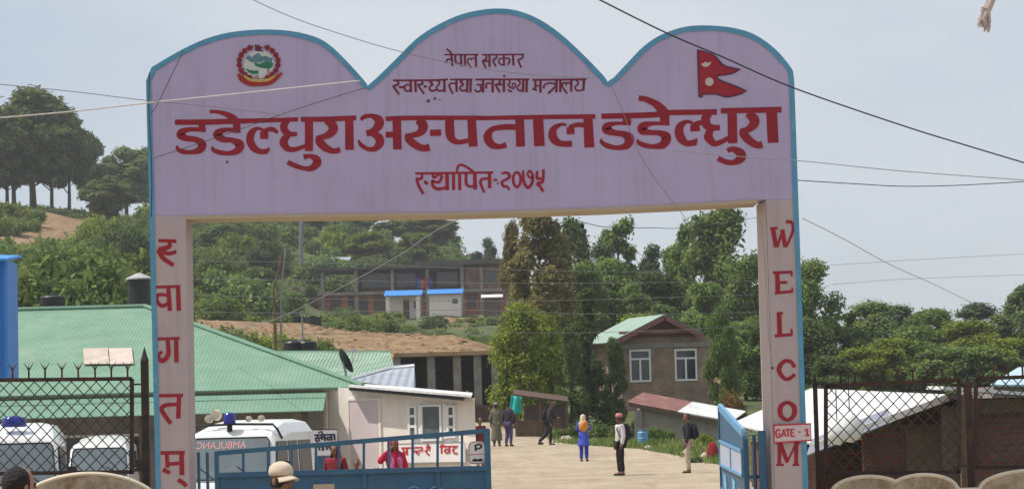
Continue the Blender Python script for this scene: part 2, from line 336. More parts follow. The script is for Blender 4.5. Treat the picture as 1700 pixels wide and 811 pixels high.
wts = np.linalg.solve(np.block([[Dm + np.eye(len(P2)) * -.3, np.ones((len(P2), 1))], [np.ones((1, len(P2))), np.zeros((1, 1))]]), np.append(cpts[:, 2], 0))
gx = np.concatenate([np.linspace(-900, -130, 12)[:-1], np.arange(-130, 111, 2.0), np.linspace(110, 900, 12)[1:]])
gy = np.concatenate([np.arange(-40, 470, 2.0), np.linspace(470, 2500, 22)])
GX, GY = np.meshgrid(gx, gy); Q = np.stack([GX.ravel(), GY.ravel()], 1)
Z = np.concatenate([np.sqrt(((q[:, None] - P2[None]) ** 2).sum(-1)) @ wts[:-1] + wts[-1] for q in np.array_split(Q, 40)])
far = np.clip((Q[:, 1] - 470) / 400, 0, 1); side = np.clip((np.abs(Q[:, 0]) - 130) / 250, 0, 1)
Z = Z * (1 - far) + 4 * far; Z = np.where(Q[:, 0] > 0, Z * (1 - side) + 3 * side, np.clip(Z, -5, 45))
nzv = np.array([mnoise.noise(Vector((a * .11, b * .11, 0))) * .5 + mnoise.noise(Vector((a * .33, b * .33, 3))) * .22 for a, b in Q])
amp = np.clip((Q[:, 1] - 115) / 60, 0, 1.3); amp = np.where((np.abs(Q[:, 0] + 12) < 16) & (Q[:, 1] < 150), 0, amp)
def heap(px, py, Y, h, r):
    global Z
    p = at(px, py, Y); Z = Z + h * np.clip(1 - np.sqrt((Q[:, 0] - p.x) ** 2 + (Q[:, 1] - Y) ** 2) / r, 0, 1)
heap(742, 580, 168, 1.15, 4.6); heap(690, 580, 172, .6, 4); heap(620, 580, 170, .5, 3); heap(560, 580, 174, .5, 4); heap(480, 575, 172, .4, 3); heap(410, 570, 168, .4, 3)
Z = (Z + nzv * amp).reshape(GX.shape)
def ground(x, y):
    i = min(max(np.searchsorted(gx, x) - 1, 0), len(gx) - 2); j = min(max(np.searchsorted(gy, y) - 1, 0), len(gy) - 2)
    u = (x - gx[i]) / (gx[i+1] - gx[i]); v = (y - gy[j]) / (gy[j+1] - gy[j])
    return float((Z[j, i] * (1-u) + Z[j, i+1] * u) * (1-v) + (Z[j+1, i] * (1-u) + Z[j+1, i+1] * u) * v)
def hit(px, py, y0=30, y1=400):
    d = ray(px, py); y = y0
    while y < y1:
        p = Vector((0, 0, EYE)) + d * (y / d.y)
        if p.z <= ground(p.x, p.y): return p
        y += .1
    return at(px, py, y1)
nx, ny = len(gx), len(gy)
me = bpy.data.meshes.new('ground')
me.from_pydata([(a, b, c) for a, b, c in zip(GX.ravel(), GY.ravel(), Z.ravel())], [], [(j*nx+i, j*nx+i+1, (j+1)*nx+i+1, (j+1)*nx+i) for j in range(ny-1) for i in range(nx-1)])
me.polygons.foreach_set('use_smooth', [True] * len(me.polygons))
# where the soil is bare: the cut bank below the brick house, the spoil heap, the hill track
def seg_d(p, a, b):
    ab = b - a; t = np.clip(((p - a) @ ab) / (ab @ ab), 0, 1); return np.linalg.norm(p - (a + t[:, None] * ab), axis=1)
def xy(px, py, Y): p = at(px, py, Y); return np.array([p.x, p.y])
dm = np.zeros(len(Q))
def bare(pts, wd, soft=3):
    global dm
    for a, b in zip(pts, pts[1:]): dm = np.maximum(dm, np.clip((wd - seg_d(Q, a, b)) / soft + .5, 0, 1))
bare([xy(-10, 403, 258), xy(60, 395, 275), xy(100, 380, 295), xy(122, 362, 318)], 3.6, 2)
bare([xy(320, 545, 170), xy(480, 560, 175), xy(640, 570, 175), xy(760, 570, 170), xy(850, 580, 165)], 17, 5)
bare([xy(640, 528, 294), xy(800, 528, 296)], 4, 4); bare([xy(560, 560, 225), xy(605, 533, 270)], 1.5, 2); bare([xy(10, 385, 280), xy(40, 388, 282)], 1.2, 2)
ca = me.attributes.new('bare', 'FLOAT', 'POINT'); ca.data.foreach_set('value', dm.astype(np.float32))
gm = mat('grassy_ground', (.075, .095, .03), .95, .5, .35, bump=1.0, bscale=2.2, var2=(.16, .13, .06), v2scale=.12, v2lo=.5, v2hi=.68); t = gm.node_tree; b = t.nodes['Principled BSDF']
prev = b.inputs['Base Color'].links[0].from_socket; an = t.nodes.new('ShaderNodeAttribute'); an.attribute_name = 'bare'
n = t.nodes.new('ShaderNodeTexNoise'); n.inputs['Scale'].default_value = 1.1; n.inputs['Detail'].default_value = 9; n.inputs['Roughness'].default_value = .7
rr = t.nodes.new('ShaderNodeValToRGB'); rr.color_ramp.elements[0].position = .35; rr.color_ramp.elements[1].position = .7; rr.color_ramp.elements[0].color = (.15, .085, .045, 1); rr.color_ramp.elements[1].color = (.37, .255, .14, 1)
tcn = t.nodes.new('ShaderNodeTexCoord'); t.links.new(tcn.outputs['Object'], n.inputs['Vector']); t.links.new(n.outputs[0], rr.inputs[0])
m1 = t.nodes.new('ShaderNodeMath'); m1.operation = 'ADD'; n4 = t.nodes.new('ShaderNodeTexNoise'); n4.inputs['Scale'].default_value = .8; n4.inputs['Detail'].default_value = 6; t.links.new(tcn.outputs['Object'], n4.inputs['Vector'])
m2 = t.nodes.new('ShaderNodeMapRange'); m2.inputs[1].default_value = .85; m2.inputs[2].default_value = 1.15; t.links.new(an.outputs['Fac'], m1.inputs[0]); t.links.new(n4.outputs[0], m1.inputs[1]); t.links.new(m1.outputs[0], m2.inputs[0])
mm = t.nodes.new('ShaderNodeMix'); mm.data_type = 'RGBA'; t.links.new(m2.outputs[0], mm.inputs[0]); t.links.new(prev, mm.inputs[6]); t.links.new(rr.outputs[0], mm.inputs[7]); t.links.new(mm.outputs[2], b.inputs['Base Color'])
me.materials.append(gm); go = bpy.data.objects.new('ground', me); COL.objects.link(go); tag(go, kind='structure')

# the dusty yard inside the gate and the road in front of it
edge = [hit(*p) for p in ((1192, 772), (1130, 757), (1062, 746), (1000, 742), (950, 738), (905, 722), (868, 712))]
poly = [(-60, 4), (45, 4), (45, 29.4), (5.0, 30.5), (5.2, 45)] + [(p.x, p.y) for p in edge] + [(edge[-1].x - .5, 128), (-5, 133), (-10, 110), (-8, 84), (-40, 84), (-40, 29.4), (-60, 29.4)]
bm = bmesh.new(); vs = [bm.verts.new((a, b, 0)) for a, b in poly]
tris = tessellate_polygon([[Vector((a, b, 0)) for a, b in poly]])
for tr in tris: bm.faces.new([vs[i] for i in tr])
for _ in range(9):
    es = [e for e in bm.edges if e.calc_length() > 1.6]
    if not es: break
    bmesh.ops.subdivide_edges(bm, edges=es, cuts=1); bmesh.ops.triangulate(bm, faces=bm.faces)
for v in bm.verts: v.co.z = ground(v.co.x, v.co.y) + .03 + (.02 * mnoise.noise(v.co * .8))
bmesh.ops.recalc_face_normals(bm, faces=bm.faces)
rm = bpy.data.meshes.new('road'); bm.to_mesh(rm); bm.free(); rm.materials.append(M['road']); ro = bpy.data.objects.new('road', rm); COL.objects.link(ro); tag(ro, kind='structure')

# ------------------------------------------------------------------ welcome arch
GY0 = 30.0; TH = .62
def A(px, py): return at(px, py, GY0)
def off(d):
    def fn(px, py): p = A(px, py); return Vector((p.x, GY0 - d, p.z))
    return fn
def catmull(pts, k=6):
    if len(pts) < 3: return [tuple(p) for p in pts]
    P = [pts[0]] + list(pts) + [pts[-1]]; out = []
    for i in range(1, len(P) - 2):
        for j in range(k):
            t = j / k
            out.append(tuple(.5 * ((2*b) + (-a + c) * t + (2*a - 5*b + 4*c - d) * t*t + (-a + 3*b - 3*c + d) * t**3) for a, b, c, d in zip(P[i-1], P[i], P[i+1], P[i+2])))
    out.append(tuple(pts[-1])); return out
def ribbon(mb, pts, fn, k=6):
    pts = catmull(pts, k) if k > 1 else pts; L = []; Rr = []
    for i, (x, y, wd) in enumerate(pts):
        a = pts[max(i-1, 0)]; b = pts[min(i+1, len(pts)-1)]; dx, dy = b[0]-a[0], b[1]-a[1]; l = math.hypot(dx, dy) or 1
        nx_, ny_ = -dy / l * wd / 2, dx / l * wd / 2; L.append(fn(x + nx_, y + ny_)); Rr.append(fn(x - nx_, y - ny_))
    n = len(pts); mb.add(L + Rr, [(i, i+1, n+i+1, n+i) for i in range(n-1)])
arch_top = [(253,113),(278,98),(305,83),(340,67),(380,56),(430,51),(480,53),(520,62),(545,75),(570,98),(595,125),(611,144)]
arch_top += [(625,132),(660,98),(690,68),(720,47),(760,28),(795,19),(828,16),(860,20),(895,34),(930,58),(965,90),(1000,126),(1008,138)]
arch_top += [(1020,130),(1050,98),(1070,78),(1095,61),(1130,48),(1165,44),(1210,47),(1250,58),(1285,82),(1308,108),(1315,119)]
XL = lambda y: 244 + (y - 135) * .0243; XR = lambda y: 1317 + (y - 135) * .0345
top = [(XL(135), 135)] + arch_top + [(XR(135), 135)]
arch = thing('welcome_arch', 'tall lavender welcome arch with three humps and red lettering over the gateway', 'gate arch', (0, GY0, 0))
beam = [(XL(357), 357)] + top + [(XR(331), 331), (1258, 331), (1130, 338), (1000, 344), (860, 349), (750, 352), (560, 354), (400, 356), (308, 358)]
mb = MB(); mb.prism(beam, A, (0, TH, 0)); beam_o = mb.build('beam', M['arch'], arch)
mb = MB(); mb.flat([(1258,331),(1258,331.01),(1130,338),(1000,344),(860,349),(750,352),(560,354),(400,356),(308,358),(308,357.99)][1:-1], lambda a, b: A(a, b) + Vector((0, 0, -.004)))
lowr = [(308,358),(400,356),(560,354),(750,352),(860,349),(1000,344),(1130,338),(1258,331)]
mb = MB()
for a, b in zip(lowr, lowr[1:]):
    p, q = A(*a), A(*b); mb.sheet([p + Vector((0, -.012, 0)), q + Vector((0, -.012, 0)), q + Vector((0, TH, 0)), p + Vector((0, TH, 0))], -.04)
mb.build('soffit', M['cream'], arch)
def gz(px, y0): p = A(px, y0); return p
for poly in ([(XL(357), 357.3), (308, 358.3), (318, 1000), (XL(1000), 1000)], [(1272, 331.3), (XR(331), 331.3), (XR(1000), 1000), (1292, 1000)]):
    q = []
    for a, b in poly:
        p = A(a, b)
        if b > 900: p.z = 0
        q.append(p)
    mb = MB(); mb.prism([(p.x, p.z) for p in q], lambda x, z: Vector((x, GY0, z)), (0, TH, 0)); mb.build('pillar', M['pillar'], arch)
# cream inner face of the right pillar, splayed back into the gateway
q = [A(1271.5, 333), A(1291.5, 1000)]; q[1].z = 0
mb = MB(); i0 = q[0] + Vector((-.055, 0, 0)); i1 = q[1] + Vector((-.055, 0, 0))
mb.add([q[0] + Vector((0,.004,0)), q[1] + Vector((0,.004,0)), i1 + Vector((0, TH, 0)), i0 + Vector((0, TH, 0)), q[0] + Vector((.1, TH, 0)), q[1] + Vector((.1, TH, 0))], [(0,1,2,3), (0,3,4), (1,5,2), (3,2,5,4)])
mb.build('inner_face', mat('warm_pillar_paint', (.50, .41, .40), .85, .05, 2), arch)
# turquoise coping: band on the face and wrapped over the edge
def coping(line, wpx=7):
    mb = MB(); n = len(line); ring = []
    for i, (x, y) in enumerate(line):
        a = line[max(i-1, 0)]; b = line[min(i+1, n-1)]; dx, dy = b[0]-a[0], b[1]-a[1]; l = math.hypot(dx, dy); nx_, ny_ = dy / l, -dx / l
        wj = wpx + 1.3 * mnoise.noise(Vector((x * .06, y * .06, 1)))
        o_, i_ = A(x + nx_ * 1.5, y + ny_ * 1.5), A(x - nx_ * wj, y - ny_ * wj)
        for p, yy in ((i_, -.012), (o_, -.012), (o_, TH + .012), (i_, TH + .012)): ring.append(Vector((p.x, GY0 + yy, max(p.z, 0))))
    fs = [(4*i+k, 4*(i+1)+k, 4*(i+1)+(k+1) % 4, 4*i+(k+1) % 4) for i in range(n-1) for k in range(4)] + [(0,1,2,3), (4*n-1, 4*n-2, 4*n-3, 4*n-4)]
    mb.add(ring, fs); return mb
side_l = [(XL(y), y) for y in range(1015, 130, -40)]; side_r = [(XR(y), y) for y in range(135, 1020, 40)]
seq = side_l + [(c[0], c[1]) for c in catmull(arch_top[:12], 3)] + [(c[0], c[1]) for c in catmull(arch_top[12:25], 3)] + [(c[0], c[1]) for c in catmull(arch_top[25:], 3)] + side_r
coping(seq).build('trim', M['trim'], arch)

# lettering: brush strokes x,y,width traced on the face
_k = [0]
def strokes(mb, data, ox, oy, sc, d=.002, wk=1.0):
    for st in data.strip().split(';'):
        pts = [tuple(float(v) for v in p.split(',')) for p in st.split()]
        if not pts: continue
        _k[0] = (_k[0] + 1) % 9; wd = 0; out = []
        for p in pts:
            if len(p) > 2: wd = p[2]
            out.append((ox + p[0] / sc, oy + p[1] / sc, wd / sc * wk))
        ribbon(mb, out, off(d + .0004 * _k[0]))
T = MB()
strokes(T, '65,268,55 400,266,58 760,256,54 1020,249,46 1340,238,44;345,272,70 345,355,72;385,348,46 230,342,46 140,366,68 125,402,84 185,434,64 280,448,60 345,495,90 320,555,76 235,578,46 150,572,50 95,545,42 88,508,18;'
 '705,272,75 705,378,80;740,352,46 600,345,44 525,372,78 508,405,90 570,446,64 660,456,56 735,500,96 712,562,74 620,590,46 530,580,50 460,552,42 458,518,18;425,158,35 500,160,36 590,182,50 660,222,74 705,272,86;'
 '990,355,30 920,332,34 862,375,70 843,450,80 880,530,76 950,572,56 1025,566,54;1025,575,34 1040,530,20;990,442,86 990,365,86;985,372,60 1035,342,46 1085,345,48 1130,378,34', 280, 160, 6.239)
strokes(T, '235,245,60 196,300,76 206,355,76 260,390,56 332,390,42;255,395,46 206,440,78 195,488,86 240,543,62 320,548,50 425,508,40;370,238,50 660,236,54 945,222,50;455,235,84 455,567,84;'
 '400,628,60 465,618,44 525,645,76 540,690,86 480,744,62 400,744,46 300,712,52 235,680,52;625,255,50 690,290,90 706,345,96 650,402,72 560,426,46 528,430,40;560,412,50 566,468,86 630,535,76 710,566,56 778,553,58;872,240,86 876,555,92', 440, 160, 6.239)
strokes(T, '120,245,34 155,212,46 230,203,48 300,240,90 306,295,96 250,360,72 175,385,64;230,384,52 300,420,84 315,480,90 270,538,62 200,546,46 125,505,44 92,452,20;375,396,62 460,396,62;490,228,88 498,550,90;375,234,48 620,224,48 1372,222,44;'
 '700,250,56 756,290,100 756,345,92 700,392,62 588,408,44;604,385,44 612,440,76 680,500,78 760,536,70 832,528,74;835,378,66 950,375,66;1038,235,92 1042,385,94 1068,445,74 1130,474,52 1240,455,50;1265,235,90 1282,520,94', 580, 160, 6.236)
strokes(T, '0,228,44 700,215,46 1300,208,48;470,318,60 350,318,60 240,338,56 192,390,80 188,440,90 232,503,76 310,520,52 378,500,62;515,230,90 526,520,92;705,215,106 720,515,110;'
 '1000,296,30 940,292,34 872,335,66 856,400,90 886,460,82 950,490,62 1058,490,64;1045,392,84 1040,318,78;1030,322,46 1100,296,46 1190,298,50;1222,215,94 1238,530,106', 780, 160, 6.236)
strokes(T, '106,250,52 600,236,56 740,216,54 1043,210,52 1219,208,56;352,262,80 352,335,80;392,320,32 240,318,36 166,345,76 160,380,86 240,410,56 320,422,62 375,462,96 350,530,72 260,552,46 165,532,50 108,496,36 108,465,14;'
 '715,230,90 715,335,92;762,326,28 600,318,40 510,345,80 502,384,86 570,405,52 670,412,56 730,452,96 700,522,76 610,540,46 530,530,50 466,502,40 456,470,14;465,76,52 530,86,54 620,126,68 680,180,90 722,232,92;'
 '985,318,30 930,300,34 866,342,70 855,410,86 880,470,82 930,510,58 1020,498,62;1010,510,34 1022,462,20', 980, 150, 5.794)
strokes(T, '140,395,94 138,332,90;120,338,46 180,312,46 240,322,44;285,210,60 240,270,84 256,340,82 310,360,62 378,358,52;292,365,56 268,428,80 272,460,84 320,510,60 380,500,50 460,458,44;495,205,90 500,510,92;385,198,52 970,186,56;'
 '448,582,46 500,564,52 570,600,88 580,650,88 520,690,56 440,690,50 358,652,50;640,225,56 700,270,96 705,322,92 650,375,62 575,390,44;602,368,44 604,420,80 670,490,76 740,527,64 786,520,68;875,205,106 890,505,106', 1130, 150, 5.794)
T.build('title_lettering', M['red'], arch)
T = MB()
strokes(T, '190,170,32 790,170,32;225,68,36 290,120,42 325,180,42;312,170,44 330,370,46;320,250,30 240,258,36 222,315,46;380,170,40 385,280,42 420,325,34 490,322,30;480,170,44 490,372,44;550,170,42 555,375,42;748,262,24 705,232,26 670,240,28 660,275,26;664,240,26 618,240,30 596,285,32 615,330,32 662,402,32;742,170,44 748,382,44;'
 '850,172,32 1600,166,32;918,180,30 930,240,40 858,285,42;862,285,34 895,350,36 922,410,34;860,282,36 985,290,34;985,172,44 985,388,44;1098,175,30 1110,220,40 1040,270,38;1045,268,34 1065,320,36 1098,378,34;1235,170,42 1240,372,44;1230,240,26 1168,242,32 1150,300,36 1195,350,30 1235,335,26;1240,234,28 1320,238,36 1340,290,40 1305,348,38;1398,170,42 1408,362,44;1560,170,30 1566,225,38 1480,268,38;1488,268,34 1510,325,36 1548,398,36', 720, 75, 10.625, wk=.86)
strokes(T, '120,224,34 760,220,34 980,206,34;185,230,30 200,285,38 112,315,36;118,312,34 160,370,38 215,445,36;212,330,42 288,328,44;395,220,44 400,408,44;395,300,26 325,292,36 295,340,36 330,392,36 395,372,30;468,222,44 474,408,44;568,230,30 580,280,38 498,292,36;510,300,36 560,372,36 608,432,36;600,322,42 650,318,44;'
 '700,262,24 690,238,24 712,222,24 730,245,26 712,270,28 742,290,30 700,318,32 690,355,36 725,388,36 785,375,30 812,350,26;810,225,28 845,250,32 838,290,32 800,325,30 808,365,34 850,388,34 930,370,30;922,206,46 926,408,46', 640, 110, 9.444, wk=.86)
strokes(T, '1010,210,32 1365,208,32;1110,278,28 1030,270,34 1000,312,36 1058,436,36;1110,205,44 1116,402,44;1180,262,24 1168,238,24 1190,222,24 1208,245,26 1192,268,28 1222,290,30 1180,318,32 1172,355,36 1208,386,36 1275,370,30;1288,206,44 1278,412,46;1338,208,42 1332,412,42;'
 '1408,212,32 1700,206,32;1530,206,44 1530,412,44;1530,292,28 1425,288,34;1480,292,28 1500,370,36 1440,402,36 1395,362,30;1680,278,28 1590,270,36 1578,352,40;1680,206,44 1680,412,46', 640, 110, 9.444, wk=.86)
strokes(T, '180,208,32 745,208,34;268,218,28 285,268,38 202,292,36;212,288,32 245,350,36 285,412,34;225,290,30 345,290,30;345,205,44 346,408,44;350,138,42 350,172,42;430,222,28 440,262,32 402,292,36;404,288,32 450,335,32 500,345,30 530,305,28 510,268,28 478,280,26 482,325,26;405,365,30 440,392,34 478,398,30;560,222,28 598,250,30 590,290,30 556,325,28 566,368,32 600,385,32 650,368,30;650,206,44 642,408,44;704,206,44 698,408,46;'
 '790,215,34 1640,208,34;840,218,38 840,345,40;795,350,44 865,378,34;840,308,30 925,308,30;918,212,44 918,418,46;966,350,44 985,292,34 1050,268,32 1110,270,32 1165,290,30;1162,310,34 1040,430,42;1172,210,44 1166,412,44;1230,210,44 1230,408,44;1400,300,26 1368,262,28 1330,266,30 1318,302,28;1322,266,28 1278,262,30 1256,305,32 1278,350,32 1338,430,32;1402,210,44 1400,402,44;1470,222,28 1510,250,32 1502,290,32 1462,322,30 1474,365,34 1515,386,34 1598,366,30;1602,206,46 1590,382,46', 800, 110, 9.444, wk=.86)
T.build('upper_lettering', M['small'], arch)
T = MB()
strokes(T, '65,162,28 985,150,26;145,172,26 140,220,36 72,226,36;80,222,32 110,310,34 162,402,36;178,245,30 192,275,34 218,272,34;270,170,28 282,205,32 310,200,30 330,172,28 378,195,32 350,260,34 300,262,30 268,252,34 280,315,38 340,345,36 440,325,30;440,160,44 442,358,44;516,160,38 518,355,40;556,150,26 568,80,30 610,60,30 680,92,30 762,152,32;588,155,38 590,358,38;665,160,34 666,280,36 700,312,32 765,310,28;765,150,44 772,350,46;940,222,26 862,226,32 832,258,34 850,320,32 880,388,28;940,154,40 942,335,42;985,236,26 1032,240,26;1032,270,24 1046,282,24;'
 '1078,162,26 1150,155,34 1176,200,38 1130,236,30 1085,262,34 1105,310,36 1150,318,30 1172,360,28;1260,140,28 1300,185,32 1302,270,34 1260,325,30 1222,270,34 1222,190,32 1258,140,28;1336,125,26 1342,250,36 1390,328,38 1440,270,36 1446,180,32 1412,132,28 1388,172,26 1412,212,26 1446,200,24;1500,132,32 1500,215,36 1565,222,32;1572,112,32 1565,255,34 1498,272,34;1490,280,34 1530,310,36 1572,375,36', 680, 265, 7.083)
T.build('founding_lettering', M['reds'], arch)
def letters(words, ox, oy, sc):
    for wd in words: T = MB(); strokes(T, wd, ox, oy, sc); T.build('letter', M['reds'], arch)
letters(['85,70,20 195,74,22;150,75,22 150,108,28 85,128,32;85,125,30 112,175,28 178,222,26;112,140,26 150,150,24 195,138,24', '70,355,18 220,350,18;145,355,26 155,500,28;145,405,18 85,402,22 76,440,24 110,470,24 150,448,20;205,355,26 210,500,28', '75,672,18 215,668,18;140,672,24 146,762,28 112,805,30 80,778,26 110,748,16;193,670,26 196,815,28'], 240, 380, 3.69)
letters(['90,242,20 235,240,20;205,296,20 130,300,26 105,330,28 160,412,26;210,245,26 205,382,28', '98,590,22 245,588,22;135,595,24 140,680,24;112,690,28 155,712,24;140,658,22 222,652,22;225,590,28 228,725,30;203,752,26 235,772,26 256,792,24'], 240, 590, 3.667)
letters(['75,95,24 92,195,24;98,195,14 128,100,12;125,100,24 142,195,24;146,195,14 175,130,14;172,140,14 185,95,18 176,62,18 145,58,18;60,95,14 100,92,14', '98,335,24 102,440,26;75,332,15 180,328,15;176,328,10 176,352,10;100,386,14 152,383,14;86,442,15 182,432,17;178,412,10 180,436,10', '108,548,26 112,668,26;95,550,13 130,548,13;84,672,16 180,664,17;174,634,12 178,664,12'], 1260, 350, 3.244)
letters(['208,102,22 185,70,22 150,66,22 120,98,28 120,132,28 150,168,22 180,166,22 210,142,20', '165,302,20 203,330,28 203,380,28 165,408,20 127,380,28 127,330,28 165,302,20', '120,545,22 118,668,20;124,545,26 166,655,24;166,650,12 216,545,14;218,540,24 216,670,24;100,670,13 145,668,13;195,670,13 235,668,13;102,545,12 135,545,12;205,543,12 238,543,12'], 1260, 580, 3.51)
# national emblem
em = MB(); E = lambda d: (lambda x, y: off(d)(380 + x / 9.01, 60 + y / 9.01))
em.flat([(450 + 225 * math.cos(k * .2618), 425 + 215 * math.sin(k * .2618)) for k in range(24)], E(.004)); emo = em.build('emblem', mat('emblem_white', (.52, .55, .53), .7, .1, 9), arch)
em = MB(); em.flat([(245,335),(300,285),(345,320),(380,290),(440,250),(500,310),(560,295),(600,320),(655,330),(640,400),(520,380),(430,400),(340,390)], E(.006)); em.build('mountains', mat('emblem_blue', (.10, .20, .24), .7, .3, 30), emo)
em = MB(); em.flat([(375,395),(450,420),(560,380),(660,400),(655,460),(600,490),(480,475),(400,450)], E(.008)); em.flat([(245,480),(300,505),(380,520),(445,515),(440,565),(360,572),(290,545)], E(.008)); em.build('hills', mat('emblem_green', (.035, .16, .11), .7, .3, 30), emo)
pkm = mat('emblem_pink', (.38, .22, .20), .7, .1, 30)
for q in ([(570,500),(600,490),(620,590),(580,600)], [(370,600),(440,580),(450,620),(400,640)]): em = MB(); em.flat(q, E(.009)); em.build('hand', pkm, emo)
fm_, lm_ = mat('emblem_crimson', (.22, .02, .03), .7, .3, 30), mat('emblem_leaf', (.14, .13, .07), .7, .3, 30)
for k in range(20):
    a = R(-63 + k * 18)
    if not (70 < math.degrees(a) < 112 or 250 < math.degrees(a) < 290):
        em = MB(); c = (445 + 292 * math.cos(a), 400 + 250 * math.sin(a)); em.flat([(c[0] + (38 + 9 * (j % 2)) * math.cos(j * .628), c[1] + (38 + 9 * (j % 2)) * math.sin(j * .628)) for j in range(10)], E(.010)); em.build('flower', fm_, emo)
    a = R(-72 + k * 18); em = MB(); c = (445 + 292 * math.cos(a), 400 + 250 * math.sin(a)); em.flat([(c[0] + 22 * math.cos(j * 1.26), c[1] + 22 * math.sin(j * 1.26)) for j in range(5)], E(.009)); em.build('wreath_leaf', lm_, emo)
em = MB(); ribbon(em, [(140,565,40),(190,640,75),(300,700,85),(450,712,80),(600,690,85),(700,630,75),(795,555,30)], E(.012)); em.build('banner', mat('banner_red', (.32, .03, .025), .7, .2, 30), emo)
em = MB(); ribbon(em, [(225,590,26),(310,650,40),(440,668,44),(590,655,40),(700,590,24)], E(.014)); em.build('gold_band', mat('emblem_gold', (.48, .33, .10), .7, .2, 30), emo)
em = MB(); em.flat([(390,125),(520,180),(470,195),(525,235),(395,225)], E(.012)); em.build('crest_flag', mat('crest_maroon', (.10, .025, .06), .7, .2, 30), emo)
# national flag
FL = lambda d: (lambda x, y: off(d)(1140 + x / 8.11, 70 + y / 8.11))
fp = [(145,110),(210,122),(270,140),(330,160),(380,190),(430,240),(470,290),(520,325),(600,345),(720,370),(660,405),(600,428),(500,445),(405,455),(425,500),(500,535),(600,570),(700,610),(810,660),(740,695),(680,712),(590,735),(520,738),(450,720),(400,702),(300,698),(215,705),(210,742),(165,740)]
em = MB(); em.flat(fp, FL(.005)); flo = em.build('flag_emblem', M['reds'], arch)
em = MB(); ribbon(em, [(a, b, 16) for a, b in fp + fp[:1]], FL(.008), 1); em.build('flag_border', mat('flag_navy', (.06, .02, .06), .6, .2, 9), flo)
em = MB(); em.flat([(188,298),(225,285),(255,262),(275,285),(332,262),(312,310),(270,335),(225,332)], FL(.007)); em.flat([(305 + 58 * math.cos(k * .5236), 535 + 58 * math.sin(k * .5236)) for k in range(12)], FL(.007)); em.build('sun_and_moon', mat('flag_white', (.52, .44, .44), .6, .1, 9), flo)
# little plate wired over the last letters
pl = thing('gate_sign', 'small pale plate with red border reading GATE- 1 on the right pillar', 'sign', A(1314, 717) - Vector((0, .03, 0)))
pf = lambda d: (lambda x, y: off(d)(1260 + x / 3.51, 580 + y / 3.51))
mb = MB(); mb.prism([(84,438),(300,430),(303,527),(88,540)], pf(.035), (0, .012, 0)); mb.build('plate', M['signpink'], pl)
mb = MB(); ribbon(mb, [(84,438,9),(300,430,9),(303,527,9),(88,540,9),(84,438,9)], pf(.039), 1)
_o = off
def ink(mb, data, ox, oy, sc, d): strokes(mb, data, ox, oy, sc, d)
ink(mb, '122,472,8 112,464,8 100,470,9 97,492,9 104,508,8 118,506,8 120,490,8;110,490,7 124,489,7;130,508,8 142,462,8;142,462,8 154,505,9;134,492,6 150,490,6;152,464,8 178,462,8;166,464,9 168,505,9;184,462,9 186,504,9;184,463,7 206,461,7;184,483,6 202,481,6;186,504,7 208,501,7;226,478,7 242,477,7;264,470,7 278,460,9;277,460,10 280,498,11;266,500,7 292,497,7', 1260, 580, 3.51, .040)
mb.build('plate_lettering', M['signred'], pl)
# dark smudges on the paint
mb = MB()
for x, y, r in ((377, 269, 2.2), (711, 168, 2.6), (722, 164, 2), (730, 166, 1.2), (1282, 610, 2.2)):
    mb.flat([(x + r * (1 + .4 * rnd.random()) * math.cos(k * .8), y + r * (1 + .4 * rnd.random()) * math.sin(k * .8)) for k in range(8)], off(.004))
mb.build('stain', mat('dark_stain', (.10, .085, .09), .9, .2, 5), arch)

# ------------------------------------------------------------------ gate leaves and side bars
GL = 30.25
def G(px, py, Y=GL): return at(px, py, Y)
def bar2(mb, a, b, wx, Y=GL, dy=.04):
    """flat bar drawn between two points of the gate plane, wx metres wide"""
    p, q = G(*a, Y), G(*b, Y); mb.bar(p, q, wx, dy, up=(0, 1, 0)) if abs(q.x - p.x) > .15 else mb.bar(p, q, wx, dy, up=(0, 1, 0)); return mb
leaf = thing('gate_leaf', 'closed blue sheet metal gate leaf with open rail of bars along its sloping top', 'gate', (G(357, 786).x, GL, 0))
topy = lambda px: 752 - (px - 357) * (752 - 714) / (812 - 357); midy = lambda px: 786 - (px - 357) * 12 / 455
mb = MB(); z0 = .12; p, q = G(359, midy(359)), G(810, midy(810)); mb.add([(p.x, GL, z0), (q.x, GL, z0), (q.x, GL, q.z), (p.x, GL, p.z), (p.x, GL + .012, z0), (q.x, GL + .012, z0), (q.x, GL + .012, q.z), (p.x, GL + .012, p.z)], [(0,1,2,3),(7,6,5,4),(0,4,5,1),(1,5,6,2),(2,6,7,3),(3,7,4,0)]); mb.build('sheet_panel', M['gateblue'], leaf)
mb = MB(); bar2(mb, (357, topy(357)), (812, topy(812)), .055); mb.build('top_rail', M['gateblue'], leaf, bevel=.006)
mb = MB(); bar2(mb, (357, midy(357) + 2), (812, midy(812) + 2), .06, GL - .03); mb.build('middle_rail', M['gateblue'], leaf, bevel=.006)
for px, wd in ((359.5, .05), (808.5, .07)):
    p = G(px, topy(px) - 3); mb = MB(); mb.bar((p.x, GL - .002, z0), (p.x, GL - .002, p.z), wd, .05, up=(0, 1, 0)); mb.build('stile', M['gateblue'], leaf, bevel=.006)
for px in (404, 445, 484.5, 524.5, 563, 604, 645, 685, 726.5, 767):
    mb = MB(); bar2(mb, (px, topy(px) + 3), (px, midy(px) - 1), .03, GL + .004, .03); mb.build('baluster', M['gateblue'], leaf)
for px in (480, 605, 727):
    p = G(px, midy(px) + 6); mb = MB(); mb.bar((p.x, GL - .016, z0), (p.x, GL - .016, p.z), .045, .03, up=(0, 1, 0)); mb.build('stiffener', M['gateblue'], leaf)
mb = MB(); mb.prism([(520, 803), (555, 802), (556, 840), (521, 841)], lambda x, y: G(x, y, GL - .022), (0, .006, 0)); mb.build('sticker', M['cream'], leaf)
